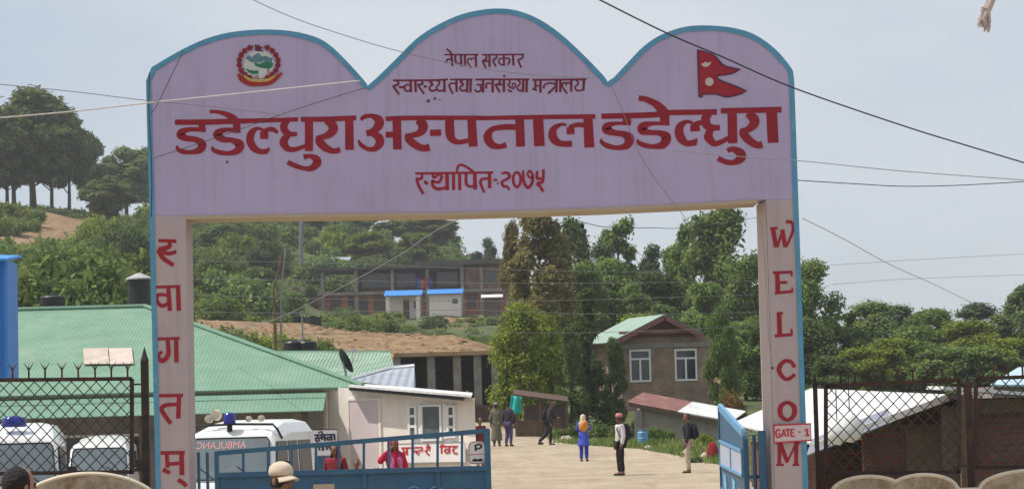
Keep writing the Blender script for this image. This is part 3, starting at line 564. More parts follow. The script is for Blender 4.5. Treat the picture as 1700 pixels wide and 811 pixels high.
for cx in (687, 724):
    mb = MB(); c = G(cx, 818, GL - .02); mb.tube([(c.x + .08 * math.cos(a * .5236), c.y, c.z + .08 * math.sin(a * .5236)) for a in range(13)], .009, 5, False); mb.build('scroll_ornament', M['gatelight'], leaf)
mb = MB(); mb.cbox((G(812, 790).x + .02, GL - .05, 1.15), (.05, .06, .16)); mb.build('latch', M['rust'], leaf)

h0, h1 = G(1238, 722, 30.3), G(1195, 675, 33.3)
leafr = thing('gate_leaf', 'opened blue gate leaf with pointed top and pale lattice panel by the right pillar', 'gate', (h0.x, h0.y, 0))
n_ = Vector((h1.x - h0.x, h1.y - h0.y, 0)).normalized(); nn = Vector((-n_.y, n_.x, 0))
if nn.x > 0: nn = -nn
def LR(u, z, d=0): return Vector((h0.x, h0.y, 0)) + Vector((h1.x - h0.x, h1.y - h0.y, 0)) * u + nn * d + Vector((0, 0, z))
mb = MB(); mb.prism([(0, .12), (1, .12), (1, h1.z), (0, h0.z)], lambda u, z: LR(u, z), nn * .014); mb.build('sheet_panel', M['gateblue'], leafr)
mb = MB(); mb.bar(LR(0, h0.z), LR(1, h1.z), .09, .045, up=nn); mb.build('top_rail', M['gatelight'], leafr)  # lighter blue paints in the sunlight along the top edge
for u, z in ((.012, h0.z), (.988, h1.z)): mb = MB(); mb.bar(LR(u, .12), LR(u, z), .05, .06, up=nn); mb.build('stile', M['gateblue'], leafr)
def zr(px0, py0, Y): return at(px0, py0, Y).z
a0, a1, b0, b1 = zr(1236, 748, 30.4), zr(1197, 731, 33.2), zr(1233, 789, 30.4), zr(1198, 770, 33.2)
mb = MB(); mb.prism([(.06, b0), (.95, b1), (.95, a1), (.06, a0)], lambda u, z: LR(u, z, .018), nn * .012); lat = mb.build('lattice_panel', mat('pale_lattice', (.42, .46, .55), .5, .1, 6), leafr)
mb = MB()
for u in (.06, .5, .95): mb.bar(LR(u, b0 + (b1-b0)*u, .034), LR(u, a0 + (a1-a0)*u, .034), .03, .02, up=nn)
for z_, z2 in ((a0, a1), (b0, b1)): mb.bar(LR(.06, z_, .034), LR(.95, z2, .034), .035, .02, up=nn)
mb.build('lattice_frame', M['gatelight'], leafr)
mb = MB()
for u, z in ((.15, .95), (.4, 1.05), (.55, .85), (.75, 1.1), (.85, .9), (.3, .75)): mb.add([LR(u, z, .02), LR(u + .12, z + .04, .02), LR(u + .12, z + .25, .02), LR(u, z + .2, .02)], [(0, 1, 2, 3)])
mb.build('paint_patch', mat('pale_blue_paint', (.16, .42, .62), .5, .3, 6), leafr)

sb = thing('bar_panel', 'short row of upright blue bars fixed between left pillar and gate leaf', 'gate panel', (G(336, 800).x, GL, 0))
for px in (329.5, 344): p = G(px, 750); mb = MB(); mb.tube([(p.x, GL, 0), (p.x, GL, p.z)], .018, 8); mb.build('bar', M['gateblue'], sb)
for z in (.25, .9): mb = MB(); mb.bar((G(316, 0).x + .11, GL + .03, z), (G(357, 0).x + .1, GL + .03, z), .02, .04); mb.build('rail', M['gateblue'], sb)
sb = thing('bar_panel', 'narrow blue bars and post fixed between the opened gate leaf and the right pillar', 'gate panel', (G(1258, 800, 30.3).x, 30.3, 0))
p = G(1251.5, 721, 30.3); mb = MB(); mb.tube([(p.x, p.y, 0), p], .02, 8); mb.build('bar', M['gateblue'], sb)
p = G(1264.5, 714, 30.2); mb = MB(); mb.bar((p.x, p.y, 0), p, .085, .085, up=(0, 1, 0)); mb.build('post', M['gateblue'], sb, bevel=.008)
for z in (1.33, .3): mb = MB(); mb.bar((h0.x + .02, 30.33, z), (p.x - .03, 30.33, z), .02, .04); mb.build('rail', M['gateblue'], sb)

# ------------------------------------------------------------------ fences each side, on a scalloped wall
def fence(name_label, x0, x1, y0, y1, yb, spikes, Y, posts):
    f = thing('mesh_fence', name_label, 'fence', (G(x0, 800, Y).x, Y, .9))
    P = lambda x, y: G(x, y, Y)
    ty = lambda x: y0 + (y1 - y0) * (x - x0) / (x1 - x0)
    mb = MB(); mb.bar(P(x0, y0), P(x1, y1), .045, .045); mb.build('top_rail', M['rust'], f)
    mb = MB(); mb.bar(P(x0, yb), P(x1, yb - (x1 - x0) * .026 * .5), .045, .045); mb.build('bottom_rail', M['rust'], f)
    for x in posts: mb = MB(); mb.bar(P(x, ty(x)), P(x, yb), .045, .045, up=(0, 1, 0)); mb.build('upright', M['rust'], f)
    pw, ph = 20.5, 21.5; mb = MB()
    def clipbar(ax, ay, sx):
        # one wire running down at a slant, cut by the frame
        pts = []
        for k in range(0, 400):
            x, y = ax + sx * k * 1.0, ay + k * ph / pw
            if x0 < x < x1 and ty(x) < y < yb: pts.append((x, y))
        if len(pts) > 2: mb.tube([P(*pts[0]), P(*pts[-1])], .0062, 4, False)
    n = int((x1 - x0 + (yb - y0)) / pw) + 2
    for k in range(n):
        clipbar(x0 + k * pw - (yb - y0), y0 - 4, 1); clipbar(x0 + k * pw, y0 - 4, -1)
    mb.build('wire_mesh', M['mesh'], f)
    for x in spikes:
        b = P(x, ty(x)); mb = MB(); mb.tube([b, b + Vector((0, 0, .11))], .012, 5); mb.tube([b + Vector((0, 0, .11)), b + Vector((-.055, 0, .20))], [.01, .003], 5); mb.tube([b + Vector((0, 0, .11)), b + Vector((.055, 0, .20))], [.01, .003], 5); mb.tube([b + Vector((0, 0, .11)), b + Vector((0, 0, .17))], [.01, .003], 5); mb.build('spike', M['rust'], f)
    return f
fence('rusty framed wire mesh fence with forked spikes in front of the ambulances', -60, 219, 631, 628, 786, (-32, -5, 21, 48, 75, 103, 130, 158, 185, 212), 30.6, (-58, 219))
fence('rusty framed wire mesh fence with spikes between the right pillar and the paired posts', 1371, 1592, 640, 630, 785, (1396, 1420, 1443, 1467, 1491, 1516, 1540, 1564, 1586), 30.6, (1371, 1592))
fence('rusty framed wire mesh fence running out of the picture on the far right', 1620, 1790, 628, 622, 775, (1626, 1650, 1674, 1698, 1722), 30.6, (1620, 1788))
for px, pt, lab in ((240, 598, 'rusty iron fence post with a pointed top beside the left pillar'), (1606, 640, 'rusty iron fence post joining the two mesh fences on the right'), (1353, 640, 'slim dark iron post standing close beside the right pillar')):
    p = G(px, pt, 30.62); wd = .05 if px == 1353 else .085
    t = thing('fence_post', lab, 'post', (p.x, p.y, 0))
    mb = MB(); mb.bar((p.x, p.y, 0), (p.x, p.y, p.z), wd, wd, up=(0, 1, 0)); mb.build('shaft', M['rust'], t)
    mb = MB(); mb.lathe([(wd * .6, 0), (wd * .35, .06), (.004, .16)], (p.x, p.y, p.z), 6); mb.build('finial', M['rust'], t)
    s = -1 if px < 300 else (1 if px == 1353 else -1)
    for py in (637, 772):
        mb = MB(); mb.bar((p.x + s * wd / 2, p.y, at(px, py, 30.62).z), (p.x + s * (.14 if px != 1353 else .1), p.y, at(px, py, 30.62).z), .02, .02); mb.build('bracket', M['rust'], t)
def scallop(label, humps, x0, x1):
    t = thing('boundary_wall', label, 'wall', (x0, 30.45, 0))
    prof = []; n = 160
    for i in range(n + 1):
        x = x0 + (x1 - x0) * i / n; z = 1.12
        for cx, hw, top in humps:
            u = (x - cx) / hw
            if abs(u) < 1: z = max(z, 1.12 + (top - 1.12) * (1 - u * u) ** .5 )
        prof.append((x, z))
    mb = MB()
    vs = []; fs = []
    for x, z in prof: vs += [(x, 30.3, 0), (x, 30.3, z), (x, 30.53, z), (x, 30.53, 0)]
    for i in range(n):
        a, b = 4 * i, 4 * (i + 1); fs += [(a, b, b+1, a+1), (a+1, b+1, b+2, a+2), (a+2, b+2, b+3, a+3)]
    fs += [(0,1,2,3), (4*n+3, 4*n+2, 4*n+1, 4*n)]
    mb.add(vs, fs).build('wall_body', M['plinth'], t)
    mb = MB(); mb.tube([(x, 30.3, z) for x, z in prof], .022, 5, False); mb.build('edge_moulding', M['plinthcap'], t)
hx = lambda px: G(px, 790, 30.3).x
scallop('low tan wall with a rounded cement edge below the left mesh fence', [(hx(145), .86, G(145, 785, 30.3).z), (hx(-100), .8, 1.5)], hx(-260), hx(252))
scallop('low stained tan wall with rounded humps below the right mesh fence', [(hx(1440), .42, G(1440, 790, 30.3).z), (hx(1532), .40, G(1532, 787, 30.3).z), (hx(1715), .62, G(1700, 780, 30.3).z)], hx(1358), hx(1900))
# ------------------------------------------------------------------ buildings
def pt(px, py, Y): return at(px, py, Y)
def window(parent, x0, x1, z0, z1, y, panes, fw=.06, pm='pane', transom=None, name='window', fm='frame'):
    """window in a wall that faces -Y; panes = number of lights side by side"""
    mb = MB()
    mb.box((x0, y - .05, z0), (x0 + fw, y + .02, z1)); mb.box((x1 - fw, y - .05, z0), (x1, y + .02, z1))
    mb.box((x0 + fw, y - .05, z0), (x1 - fw, y + .02, z0 + fw)); mb.box((x0 + fw, y - .05, z1 - fw), (x1 - fw, y + .02, z1))
    zt = z1 - fw
    if transom: zt = z0 + (z1 - z0) * transom; mb.box((x0 + fw, y - .045, zt), (x1 - fw, y + .02, zt + fw))
    for k in range(1, panes): xm = x0 + (x1 - x0) * k / panes; mb.box((xm - fw / 2, y - .046, z0 + fw), (xm + fw / 2, y + .02, zt))
    wnd = mb.build(name, M[fm], parent)
    mb = MB(); mb.box((x0 + fw * .5, y - .02, z0 + fw * .5), (x1 - fw * .5, y - .005, z1 - fw * .5)); mb.build('pane', M[pm], wnd)
    return wnd

# long green-roofed hospital building behind the ambulances
YE, YR = 58.0, 66.0
def zt(px, py, Y): return at(px, py, Y).z
ex = pt(600, 640, YE).x; ez = zt(600, 641, YE); rx = pt(240, 510, YR).x; rz = zt(240, 510, YR); lx = -32.0
gb = thing('hospital_building', 'long low hospital building with big weathered green sheet metal hip roof', 'building', (-18, 62, 0))
mb = MB(); mb.add([(lx, YE, ez), (ex, YE, ez), (rx, YR, rz), (lx, YR, rz), (lx, YE, ez - .05), (ex, YE, ez - .05)], [(0,1,2,3), (4,5,1,0)]); mb.build('roof', M['roofg'], gb)
mb = MB(); mb.add([(ex, YE, ez), (ex, 2*YR-YE, ez), (rx, YR, rz), (lx, YR, rz), (lx, 2*YR-YE, ez)], [(0,1,2), (1,4,3,2)]); mb.build('rear_roof', M['roofg2'], gb)
mb = MB(); mb.tube([(ex + .03, YE - .03, ez + .03), (rx, YR, rz + .04)], .06, 6); mb.tube([(rx, YR, rz + .04), (lx, YR, rz + .04)], .06, 6); mb.build('ridge_cap', M['roofg2'], gb)
ax = pt(541, 650, YE - .2).x; az1 = zt(540, 647, YE); az0 = zt(540, 682, YE - 1.0)
mb = MB(); mb.sheet([(lx, YE - 1.1, az0), (ax, YE - 1.1, az0), (ax, YE + .1, az1 - .04), (lx, YE + .1, az1 - .04)], .02); mb.build('awning', M['roofg2'], gb)
mb = MB(); mb.box((lx, YE + .6, 0), (ax - .5, YE + .85, az1 - .08)); mb.build('wall', M['concrete'], gb)
mb = MB(); mb.box((lx, YE - .35, az1 + .02), (ax, YE - .3, ez - .06)); mb.build('fascia', M['wood'], gb)
for px in (60, 235, 505):
    x = pt(px, 690, YE - .9).x; mb = MB(); mb.box((x - .06, YE - .95, 0), (x + .06, YE - .83, az0 + .02)); mb.build('awning_post', M['wood'], gb)
for px in (100, 190):
    x = pt(px, 690, YE).x; window(gb, x - .6, x + .6, .95, 1.95, YE + .6, 2)
mb = MB()
a, b = pt(140, 600, 59.5), pt(222, 600, 59.5)
def onroof(px, py):
    # point on the front slope seen at this pixel
    d = ray(px, py); k = (rz - ez) / (YR - YE); t = (ez - k * YE - EYE) / (d.z - k * d.y); return Vector((0, 0, EYE)) + d * t
for i, (pa, pb) in enumerate(((138, 180), (181, 220))):
    q = [onroof(pa + 2, 607), onroof(pb + 2, 606), onroof(pb - 1, 580), onroof(pa, 581)]; mb = MB(); mb.sheet([p + Vector((0, -.02, .03)) for p in q], .02); mb.build('translucent_sheet', mat('dusty_fibreglass_sheet', (.55, .45, .40) if i else (.50, .42, .36), .7, .2, 3), gb)
mb = MB(); q = [onroof(545, 675)]
# second, paler roof behind, towards the yard
g2 = thing('rear_building', 'pale green sheet roof of a low rear block behind the satellite dish', 'building', (-3.5, 69, 0))
a, b, c, d = pt(452, 586, 76), pt(648, 586, 76), pt(660, 622, 70), pt(452, 645, 70)
c.y = d.y = 69; mb = MB(); mb.sheet([d, c, b, a], .04); mb.build('roof', M['roofgp'], g2)
mb = MB(); mb.box((d.x, 69.4, 0), (c.x - .15, 75.6, c.z - .1)); mb.build('wall', M['wallw'], g2)
mb = MB(); mb.tube([a + Vector((0, 0, .03)), b + Vector((0, 0, .03))], .06, 6); mb.build('ridge_cap', M['roofg2'], g2)
mb = MB(); p = pt(505, 596, 73.5); mb.lathe([(.42, 0), (.42, .62), (.36, .72), (.12, .8)], (0, 0, 0), 14)

# cream guard building
YW = 60.0
xa, xb = pt(538, 720, YW).x, pt(789.5, 720, YW).x
gd = thing('guard_house', 'cream white single storey building with a pinkish door behind the blue gate leaf', 'building', (xa + 1.7, YW, ground(xa + 1.7, YW)))
zl, zr_ = zt(598, 643, YW), zt(789, 660, YW); ga = -.05
zleft = zl + (zl - zr_) * .2
dx0, dx1, dz1 = pt(582, 720, YW).x, pt(631, 720, YW).x, zt(600, 664, YW)
mb = MB(); mb.prism([(xa, ga), (xb, ga), (xb, zr_), (xa, zleft)], lambda x, z: Vector((x, YW, z)), (0, 5.2, 0)); mb.build('wall', M['wallw'], gd)
mb = MB(); p0 = pt(597, 640, YW - .3); p1 = pt(803, 657, YW - .3); mb.sheet([(p0.x, YW - .35, p0.z - .02), (p1.x, YW - .35, p1.z - .02), (p1.x, YW + 5.5, p1.z + .1), (p0.x, YW + 5.5, p0.z + .1)], .05); mb.build('roof', M['roofw'], gd)
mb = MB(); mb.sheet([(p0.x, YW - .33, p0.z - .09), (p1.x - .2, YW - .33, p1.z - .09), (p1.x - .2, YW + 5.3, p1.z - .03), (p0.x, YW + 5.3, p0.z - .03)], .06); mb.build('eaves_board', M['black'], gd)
mb = MB(); mb.box((dx0, YW - .025, .1), (dx1, YW + .02, dz1)); dr = mb.build('door', M['door'], gd)
mb = MB(); mb.box((dx0 - .05, YW - .04, .1), (dx0, YW + .02, dz1 + .05)); mb.box((dx1, YW - .04, .1), (dx1 + .05, YW + .02, dz1 + .05)); mb.box((dx0, YW - .04, dz1), (dx1, YW + .02, dz1 + .05)); mb.build('frame', M['wallw'], dr)
mb = MB(); mb.ball((dx1 - .06, YW - .05, 1.0), .035); mb.build('handle', M['steel'], dr)
for a, b, t0, b0, n, pm in ((680, 694.5, 673, 724, 3, 'pane2'), (701, 736, 671, 731, 1, 'pane2'), (744.5, 758.5, 672, 726, 3, 'pane2')):
    x0, x1, z1, z0 = pt(a, 0, YW).x, pt(b, 0, YW).x, zt((a + b) / 2, t0, YW), zt((a + b) / 2, b0, YW)
    # barred lights stacked one over the other
    x0, x1 = pt(a, 700, YW).x, pt(b, 700, YW).x
    wd = window(gd, x0, x1, z0, z1, YW - .01, 1, .045, pm)
    if n == 3:
        mb = MB()
        for k in (1, 2): zz = z0 + (z1 - z0) * k / 3; mb.box((x0 + .045, YW - .052, zz - .03), (x1 - .045, YW - .012, zz + .03))
        mb.build('glazing_bar', M['frame'], wd)
    
mb = MB(); x = pt(545, 700, YW).x; mb.tube([(x - .0, YW - .04, 0), (x, YW - .04, zleft - .1)], .025, 6); mb.build('drain_pipe', M['wallw'], gd)
mb = MB()
for a, b in ((695.3, 700.3), (736.8, 743.8)): mb.box((pt(a, 700, YW).x, YW - .03, zt(700, 728, YW)), (pt(b, 700, YW).x, YW - .003, zt(700, 670, YW)))
mb.build('window_pier', M['wallwhite'], gd)
# grey lean-to roof on top
gr = thing('lean_to_roof', 'bluish grey sheet lean-to roof rising behind the white eaves of the guard house', 'roof', pt(640, 640, 64))
a, b, c = pt(584, 632, 62), pt(688, 640, 62), pt(688, 610, 66); mb = MB(); mb.add([pt(580, 631, 62), pt(688, 645, 62), pt(688, 609, 66), pt(645, 613, 66)], [(0, 1, 2, 3)])
mb.add([pt(688.5, 645, 62), pt(688.5, 609, 66), pt(690, 640, 66)], [(0, 1, 2)]); mb.build('sheet', M['roofgrey'], gr)
mb = MB(); mb.tube([pt(580, 631, 62) + Vector((0, 0, .03)), pt(645, 612, 66) + Vector((0, 0, .03)), pt(688, 608.5, 66) + Vector((0, 0, .03))], .05, 5); mb.build('edge_trim', M['white'], gr)
# police post board, parking sign, service board
bd = thing('sign_board', 'long white board with red Devanagari lettering on the cream guard house wall', 'sign', pt(722, 768, YW - .1))
K = lambda d: (lambda x, y: (lambda p: Vector((p.x, YW - .1 - d, p.z)))(pt(x, y, YW - .1)))
mb = MB(); mb.prism([(664, 736), (776, 733), (777, 767), (664, 769)], K(0), (0, .04, 0)); mb.build('board', M['signw'], bd)
mb = MB()
for st in ('668,736,1.4 776,733,1.4', '668,768,1.4 776,766,1.4'): ribbon(mb, [tuple(float(v) for v in p.split(',')) for p in st.split()], K(.006), 1)
mb.build('border', M['concrete'], bd)
_w = 1.0
def strokes_on(mb, data, ox, oy, sc, fn, ):
    for i, st in enumerate(data.strip().split(';')):
        wd = 0; out = []
        for p in st.split():
            p = [float(v) for v in p.split(',')]
            if len(p) > 2: wd = p[2]
            out.append((ox + p[0] / sc, oy + p[1] / sc, wd / sc * _w))
        ribbon(mb, out, fn(.008 + .001 * (i % 8)))
mb = MB()
strokes_on(mb, '160,312,17 420,304,17;460,302,17 520,300,17;185,316,18 190,350,18 225,356,18;228,310,22 232,392,22;228,372,16 180,404,18;310,312,16 305,345,18 345,350,18 385,345,16;345,350,18 350,372,20 385,385,18;412,308,16 418,335,18 380,342,18;470,300,18 476,340,20 445,345,18;452,345,18 470,370,18 505,400,20;500,300,20 505,345,18;470,285,16 490,272,16 505,300,16', 650, 700, 7.306, K)
mb.build('lettering', M['signred'], bd); mb = MB()
strokes_on(mb, '625,296,17 850,290,17;650,296,20 652,378,20;640,296,16 655,270,16 700,292,16;745,292,20 748,375,20;745,330,16 705,326,18 690,350,18 715,370,18 745,352,16;835,290,18 800,318,18 790,345,20 815,375,18 850,372,18', 650, 700, 7.306, K)
mb.build('lettering', M['signred'], bd)
bpy.context.view_layer.update()
# the guard house front is turned towards the left: swing wall, door, windows and board onto that line
pl_, pr_ = pt(538, 720, YW).x, pt(789.5, 720, YW).x; YA, YZ = 58.4, 54.6
tl = Vector((pr_ * YZ / YW - pl_ * YA / YW, YZ - YA, 0)).normalized(); ni = Vector((-tl.y, tl.x, 0))
if ni.y < 0: ni = -ni
def swing(o, base):
    for ch in o.children: swing(ch, base)
    if o.type != 'MESH': return
    for v in o.data.vertices:
        p = v.co + base; r_ = p.x / YW; xA, xB = pl_ * YA / YW, pr_ * YZ / YW; tt_ = (r_ * YA - xA) / ((xB - xA) - r_ * (YZ - YA)); Yn = YA + (YZ - YA) * tt_; k = Yn / YW
        v.co = Vector((p.x * k, Yn, EYE + (p.z - EYE) * k)) + (ni * (p.y - YW) if abs(p.y - YW) < .6 else Vector((-.06, 1, 0)) * (p.y - YW)) - base
swing(gd, gd.location.copy()); swing(bd, bd.location.copy())
pk = thing('parking_sign', 'rounded white plate with black letter P and small vehicle on the gate rail', 'sign', G(793, 750, GL + .06))
K2 = lambda d: (lambda x, y: (lambda p: Vector((p.x, GL + .07 - d, p.z)))(pt(x, y, GL + .07)))
def rrect(x0, y0, x1, y1, r, n=5):
    o = []
    for cx, cy, s in ((x1 - r, y0 + r, -90), (x1 - r, y1 - r, 0), (x0 + r, y1 - r, 90), (x0 + r, y0 + r, 180)):
        for k in range(n + 1): a = R(s + 90 * k / n); o.append((cx + r * math.cos(a), cy + r * math.sin(a)))
    return o
mb = MB(); mb.prism(rrect(777, 731.5, 806, 770, 9), K2(0), (0, .008, 0)); mb.build('plate', M['signw'], pk)
mb = MB(); o_ = rrect(778.6, 733, 805, 768.5, 8); ribbon(mb, [(x, y, .8) for x, y in o_ + o_[:1]], K2(.003), 1); ribbon(mb, [(778, 754, .9), (805, 752.5, .9)], K2(.004), 1); mb.build('border', M['signred'], pk)
mb = MB()
for i, st in enumerate(([(789.5, 737, 3.2), (790, 747.5, 3.2)], [(789, 738, 2.4), (796, 737, 2.8), (799, 740, 3), (796, 743.5, 2.6), (790, 744, 2.2)])): ribbon(mb, st, K2(.004 + .001 * i))
mb.flat([(784, 763), (787, 760.5), (791, 760.5), (793, 762), (797, 760), (801, 761), (801, 764.5), (784, 765)], K2(.004))
mb.build('symbols', M['black'], pk)
sv = thing('notice_board', 'white notice board with dark blue Devanagari lines in a thin black frame beside the ambulance', 'sign', pt(535, 770, 56))
K3 = lambda d: (lambda x, y: (lambda p: Vector((p.x, 56 - d, p.z)))(pt(x, y, 56)))
mb = MB(); mb.prism([(490, 713.5), (560, 711.5), (561, 754), (490, 757)], K3(0), (0, .03, 0)); mb.build('board', M['signw'], sv)
mb = MB(); ribbon(mb, [(490, 713.5, 1.6), (560.5, 711.5, 1.6), (561.5, 755, 1.6)], K3(.012), 1); mb.build('border', M['black'], sv)
mb = MB()
for px in (496, 558): p = pt(px, 756, 56.06); mb.box((p.x - .03, 56.035, 0), (p.x + .03, 56.08, p.z + .3))
mb.build('post', M['wood'], sv)
mb = MB()
_w = .78
strokes_on(mb, '20,215,24 375,203,24;60,225,30 66,285,34;88,225,24 100,255,26;120,215,30 122,280,32;175,212,24 180,240,28 145,250,24;150,250,26 185,290,28;225,208,24 230,235,28 190,242,24;195,242,24 205,280,26;190,190,20 225,170,20 240,205,24;260,208,30 264,275,32;268,232,22 232,238,26 235,262,26;335,206,30 338,272,34;330,235,22 292,236,26 295,262,26 330,258,22;370,204,28 372,268,30', 500, 690, 6.7, K3)
mb.build('lettering', M['inkblue'], sv); mb = MB()
strokes_on(mb, '90,345,20 330,335,20;200,345,24 205,380,28;225,342,24 250,365,26 230,382,26;285,340,26 290,375,28;310,338,24 330,372,26', 500, 690, 6.7, K3)
mb.build('lettering', M['inkblue'], sv)
bn = thing('bench', 'low blue metal bench with backrest below the notice board', 'bench', (pt(535, 780, 54).x, 54, 0))
x0, x1 = pt(513, 760, 54).x, pt(553, 760, 54).x
mb = MB(); mb.box((x0, 53.8, .42), (x1, 54.2, .47)); mb.build('seat', M['gateblue'], bn)
mb = MB(); zz = zt(530, 757, 54); mb.box((x0, 54.2, .55), (x1, 54.24, zz)); mb.build('backrest', M['gateblue'], bn)
for x in (x0 + .05, x1 - .05): mb = MB(); mb.box((x - .025, 53.85, 0), (x + .025, 54.23, .42)); mb.box((x - .02, 54.2, .42), (x + .02, 54.235, .56)); mb.build('leg', M['gateblue'], bn)

# satellite dish
sd = thing('satellite_dish', 'dark satellite dish tilted on the green roof corner', 'satellite dish', pt(574, 626, 63.5))
base = sd.location; ctr = base + Vector((-.06, -.0, .38)); mb = MB()
mb.lathe([(.02, 0), (.16, .015), (.26, .045), (.33, .085), (.335, .09), (.26, .06), (.16, .035), (.02, .02)], (0, 0, 0), 18, cap=False)
rot = Vector((.80, .30, .42)).normalized().to_track_quat('Z', 'Y'); mb.v = [tuple(rot @ Vector(p) + ctr) for p in mb.v]; mb.build('reflector', M['black'], sd, smooth=True)
mb = MB(); mb.tube([ctr, base + Vector((0, 0, .12)), base], .03, 6); mb.bar(base + Vector((-.15, 0, .0)), base + Vector((.15, 0, .0)), .05, .04); mb.build('mount', M['steel'], sd)
nrm = rot @ Vector((0, 0, 1)); mb = MB(); mb.tube([ctr + rot @ Vector((0, -.3, .08)), ctr + nrm * .30 + Vector((0, 0, .12))], .015, 5); mb.cbox(ctr + nrm * .32 + Vector((0, 0, .13)), (.12, .1, .09)); mb.build('feed_arm', M['rope'], sd)
def tank(label, px, pyb, Y, r, h, support=0, extra=None):
    p = pt(px, pyb, Y); t = thing('water_tank', label, 'water tank', p)
    mb = MB(); prof = [(r * .97, 0)]
    for k in range(5): z = h * (.05 + .75 * k / 4); prof += [(r, z), (r, z + h * .1), (r * .965, z + h * .12), (r * .965, z + h * .16)]
    prof = [q for q in prof if q[1] <= h * .84] + [(r * .9, h * .9), (r * .45, h * .97)]
    mb.lathe(prof, p, 18); mb.build('drum', M['tank'], t, smooth=False)
    mb = MB(); mb.lathe([(r * .38, h * .96), (r * .38, h * 1.04), (r * .3, h * 1.07)], p, 12); mb.build('lid', M['tank'], t); return t
tank('small black ribbed water tank standing behind the paler green roof', 488, 585, 77, .31, .36)
tank('small black ribbed water tank, right of a pair behind the paler green roof', 510, 585, 77, .31, .36)
tank('black water tank on the flat roof of the brick hillside building', 792, 434, 316, .72, 1.2)
p = pt(82, 508, 78); 
t = tank('wide low black water tank behind the ridge of the big green roof', 88, 510, 80, .40, .38)
tt = thing('tank_tower', 'dark round tank tower with a grey conical cap rising behind the green ridge', 'water tower', pt(232, 515, 82)); p = tt.location
mb = MB(); mb.lathe([(.26, -.2), (.26, 0), (.36, .02), (.36, 1.0)], p, 16); mb.build('drum', M['tank'], tt)
mb = MB(); mb.lathe([(.44, .98), (.43, 1.02), (.10, 1.17), (.03, 1.19)], p, 16); mb.build('cap', mat('grey_cap', (.38, .37, .37), .6, .1, 3), tt)
mb = MB()
for k in range(4): a = k * 1.57 + .7; mb.tube([p + Vector((math.cos(a) * .3, math.sin(a) * .3, 0)), Vector((p.x + math.cos(a) * .4, p.y + math.sin(a) * .4, ground(p.x, p.y)))], .05, 5)
mb.build('stand', M['steel'], tt)

# tall blue clad block at the left edge
YB = 42
x1 = pt(9, 500, YB).x; zb = zt(20, 428, YB)
bl = thing('blue_block', 'bright blue metal clad block raised on legs at the left edge', 'building', (x1 - 2, YB + 1, 0))
q = [pt(-200, 640, YB), ]
mb = MB(); zs = zt(31, 440, YB); zp = zt(-30, 415, YB)
zbl = zt(20, 627, YB); n = 40; xs = [x1 - 2.6 + 2.6 * i / n for i in range(n + 1)]
vs = []; fs = []
for i, x in enumerate(xs):
    dy = (0, 0, .05, .05)[i % 4]; vs += [(x, YB + dy, zbl), (x, YB + dy, zs + .12)]
for i in range(n): fs.append((2*i, 2*i+2, 2*i+3, 2*i+1))
mb.add(vs, fs); mb.box((x1 - 2.6, YB + .08, zbl), (x1 - .02, YB + 1.15, zs + .1)); mb.build('cladding', M['bluesheet'], bl)
mb = MB(); mb.sheet([(x1 - 2.8, YB - .15, zs + .22), (x1 + .05, YB - .15, zs - .02 + .08), (x1 + .05, YB + 1.2, zs + .2), (x1 - 2.8, YB + 1.2, zs + .36)], .04); mb.build('roof', M['roofblue'], bl)
mb = MB(); mb.box((x1 - .01, YB - .02, zbl), (x1 + .04, YB + .06, zs + .1)); mb.build('corner_trim', M['roofblue'], bl)
for dx in (-2.3, -.9): mb = MB(); mb.tube([(x1 + dx, YB + .5, 0), (x1 + dx, YB + .5, zbl + .05)], .06, 8); mb.build('leg', M['steel'], bl)

# open concrete shed cut into the bank
Y0, Y1 = 134.0, 138.0
sx0, sx1 = pt(655, 620, Y0).x, pt(866, 620, Y0).x; st = zt(740, 585, Y0); sb_ = 1.75
sh = thing('concrete_shed', 'open fronted unfinished concrete shed with dark bays under the spoil heap', 'building', ((sx0 + sx1) / 2, Y0, sb_))
mb = MB(); mb.box((sx0, Y0 - .3, st - .16), (sx1, 151, st + .04)); mb.build('roof_slab', mat('soil_covered_slab', (.34, .235, .135), .95, .3, .8, bump=.5, bscale=3), sh)
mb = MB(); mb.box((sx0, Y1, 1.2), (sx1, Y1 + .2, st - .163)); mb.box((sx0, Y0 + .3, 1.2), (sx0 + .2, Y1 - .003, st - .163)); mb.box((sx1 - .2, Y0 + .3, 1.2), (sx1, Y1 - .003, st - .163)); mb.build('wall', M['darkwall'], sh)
for px in (659, 716, 759, 793, 822, 862): x = pt(px, 620, Y0).x; mb = MB(); mb.box((x - .2, Y0, 1.2), (x + .2, Y0 + .3, st - .163)); mb.build('column', M['concrete'], sh)
x0, x1 = pt(830, 620, Y0).x, pt(838, 620, Y0).x; mb = MB(); mb.box((x0 - .02, Y0 + .1, 1.3), (x1 + .15, Y0 + .16, st - .5)); mb.build('door', mat('brown_door', (.16, .07, .05), .7, .2, 4), sh)
window(sh, pt(842, 0, Y0).x - .9 + .9, pt(858, 620, Y0).x, 2.0, 3.6, Y0 + .12, 2, .08)
mb = MB(); mb.box((sx0, Y0 - .05, 1.2), (pt(815, 640, Y0).x, Y0 + .2, 2.75)); mb.build('parapet', mat('brown_parapet', (.13, .085, .07), .9, .25, 2), sh)

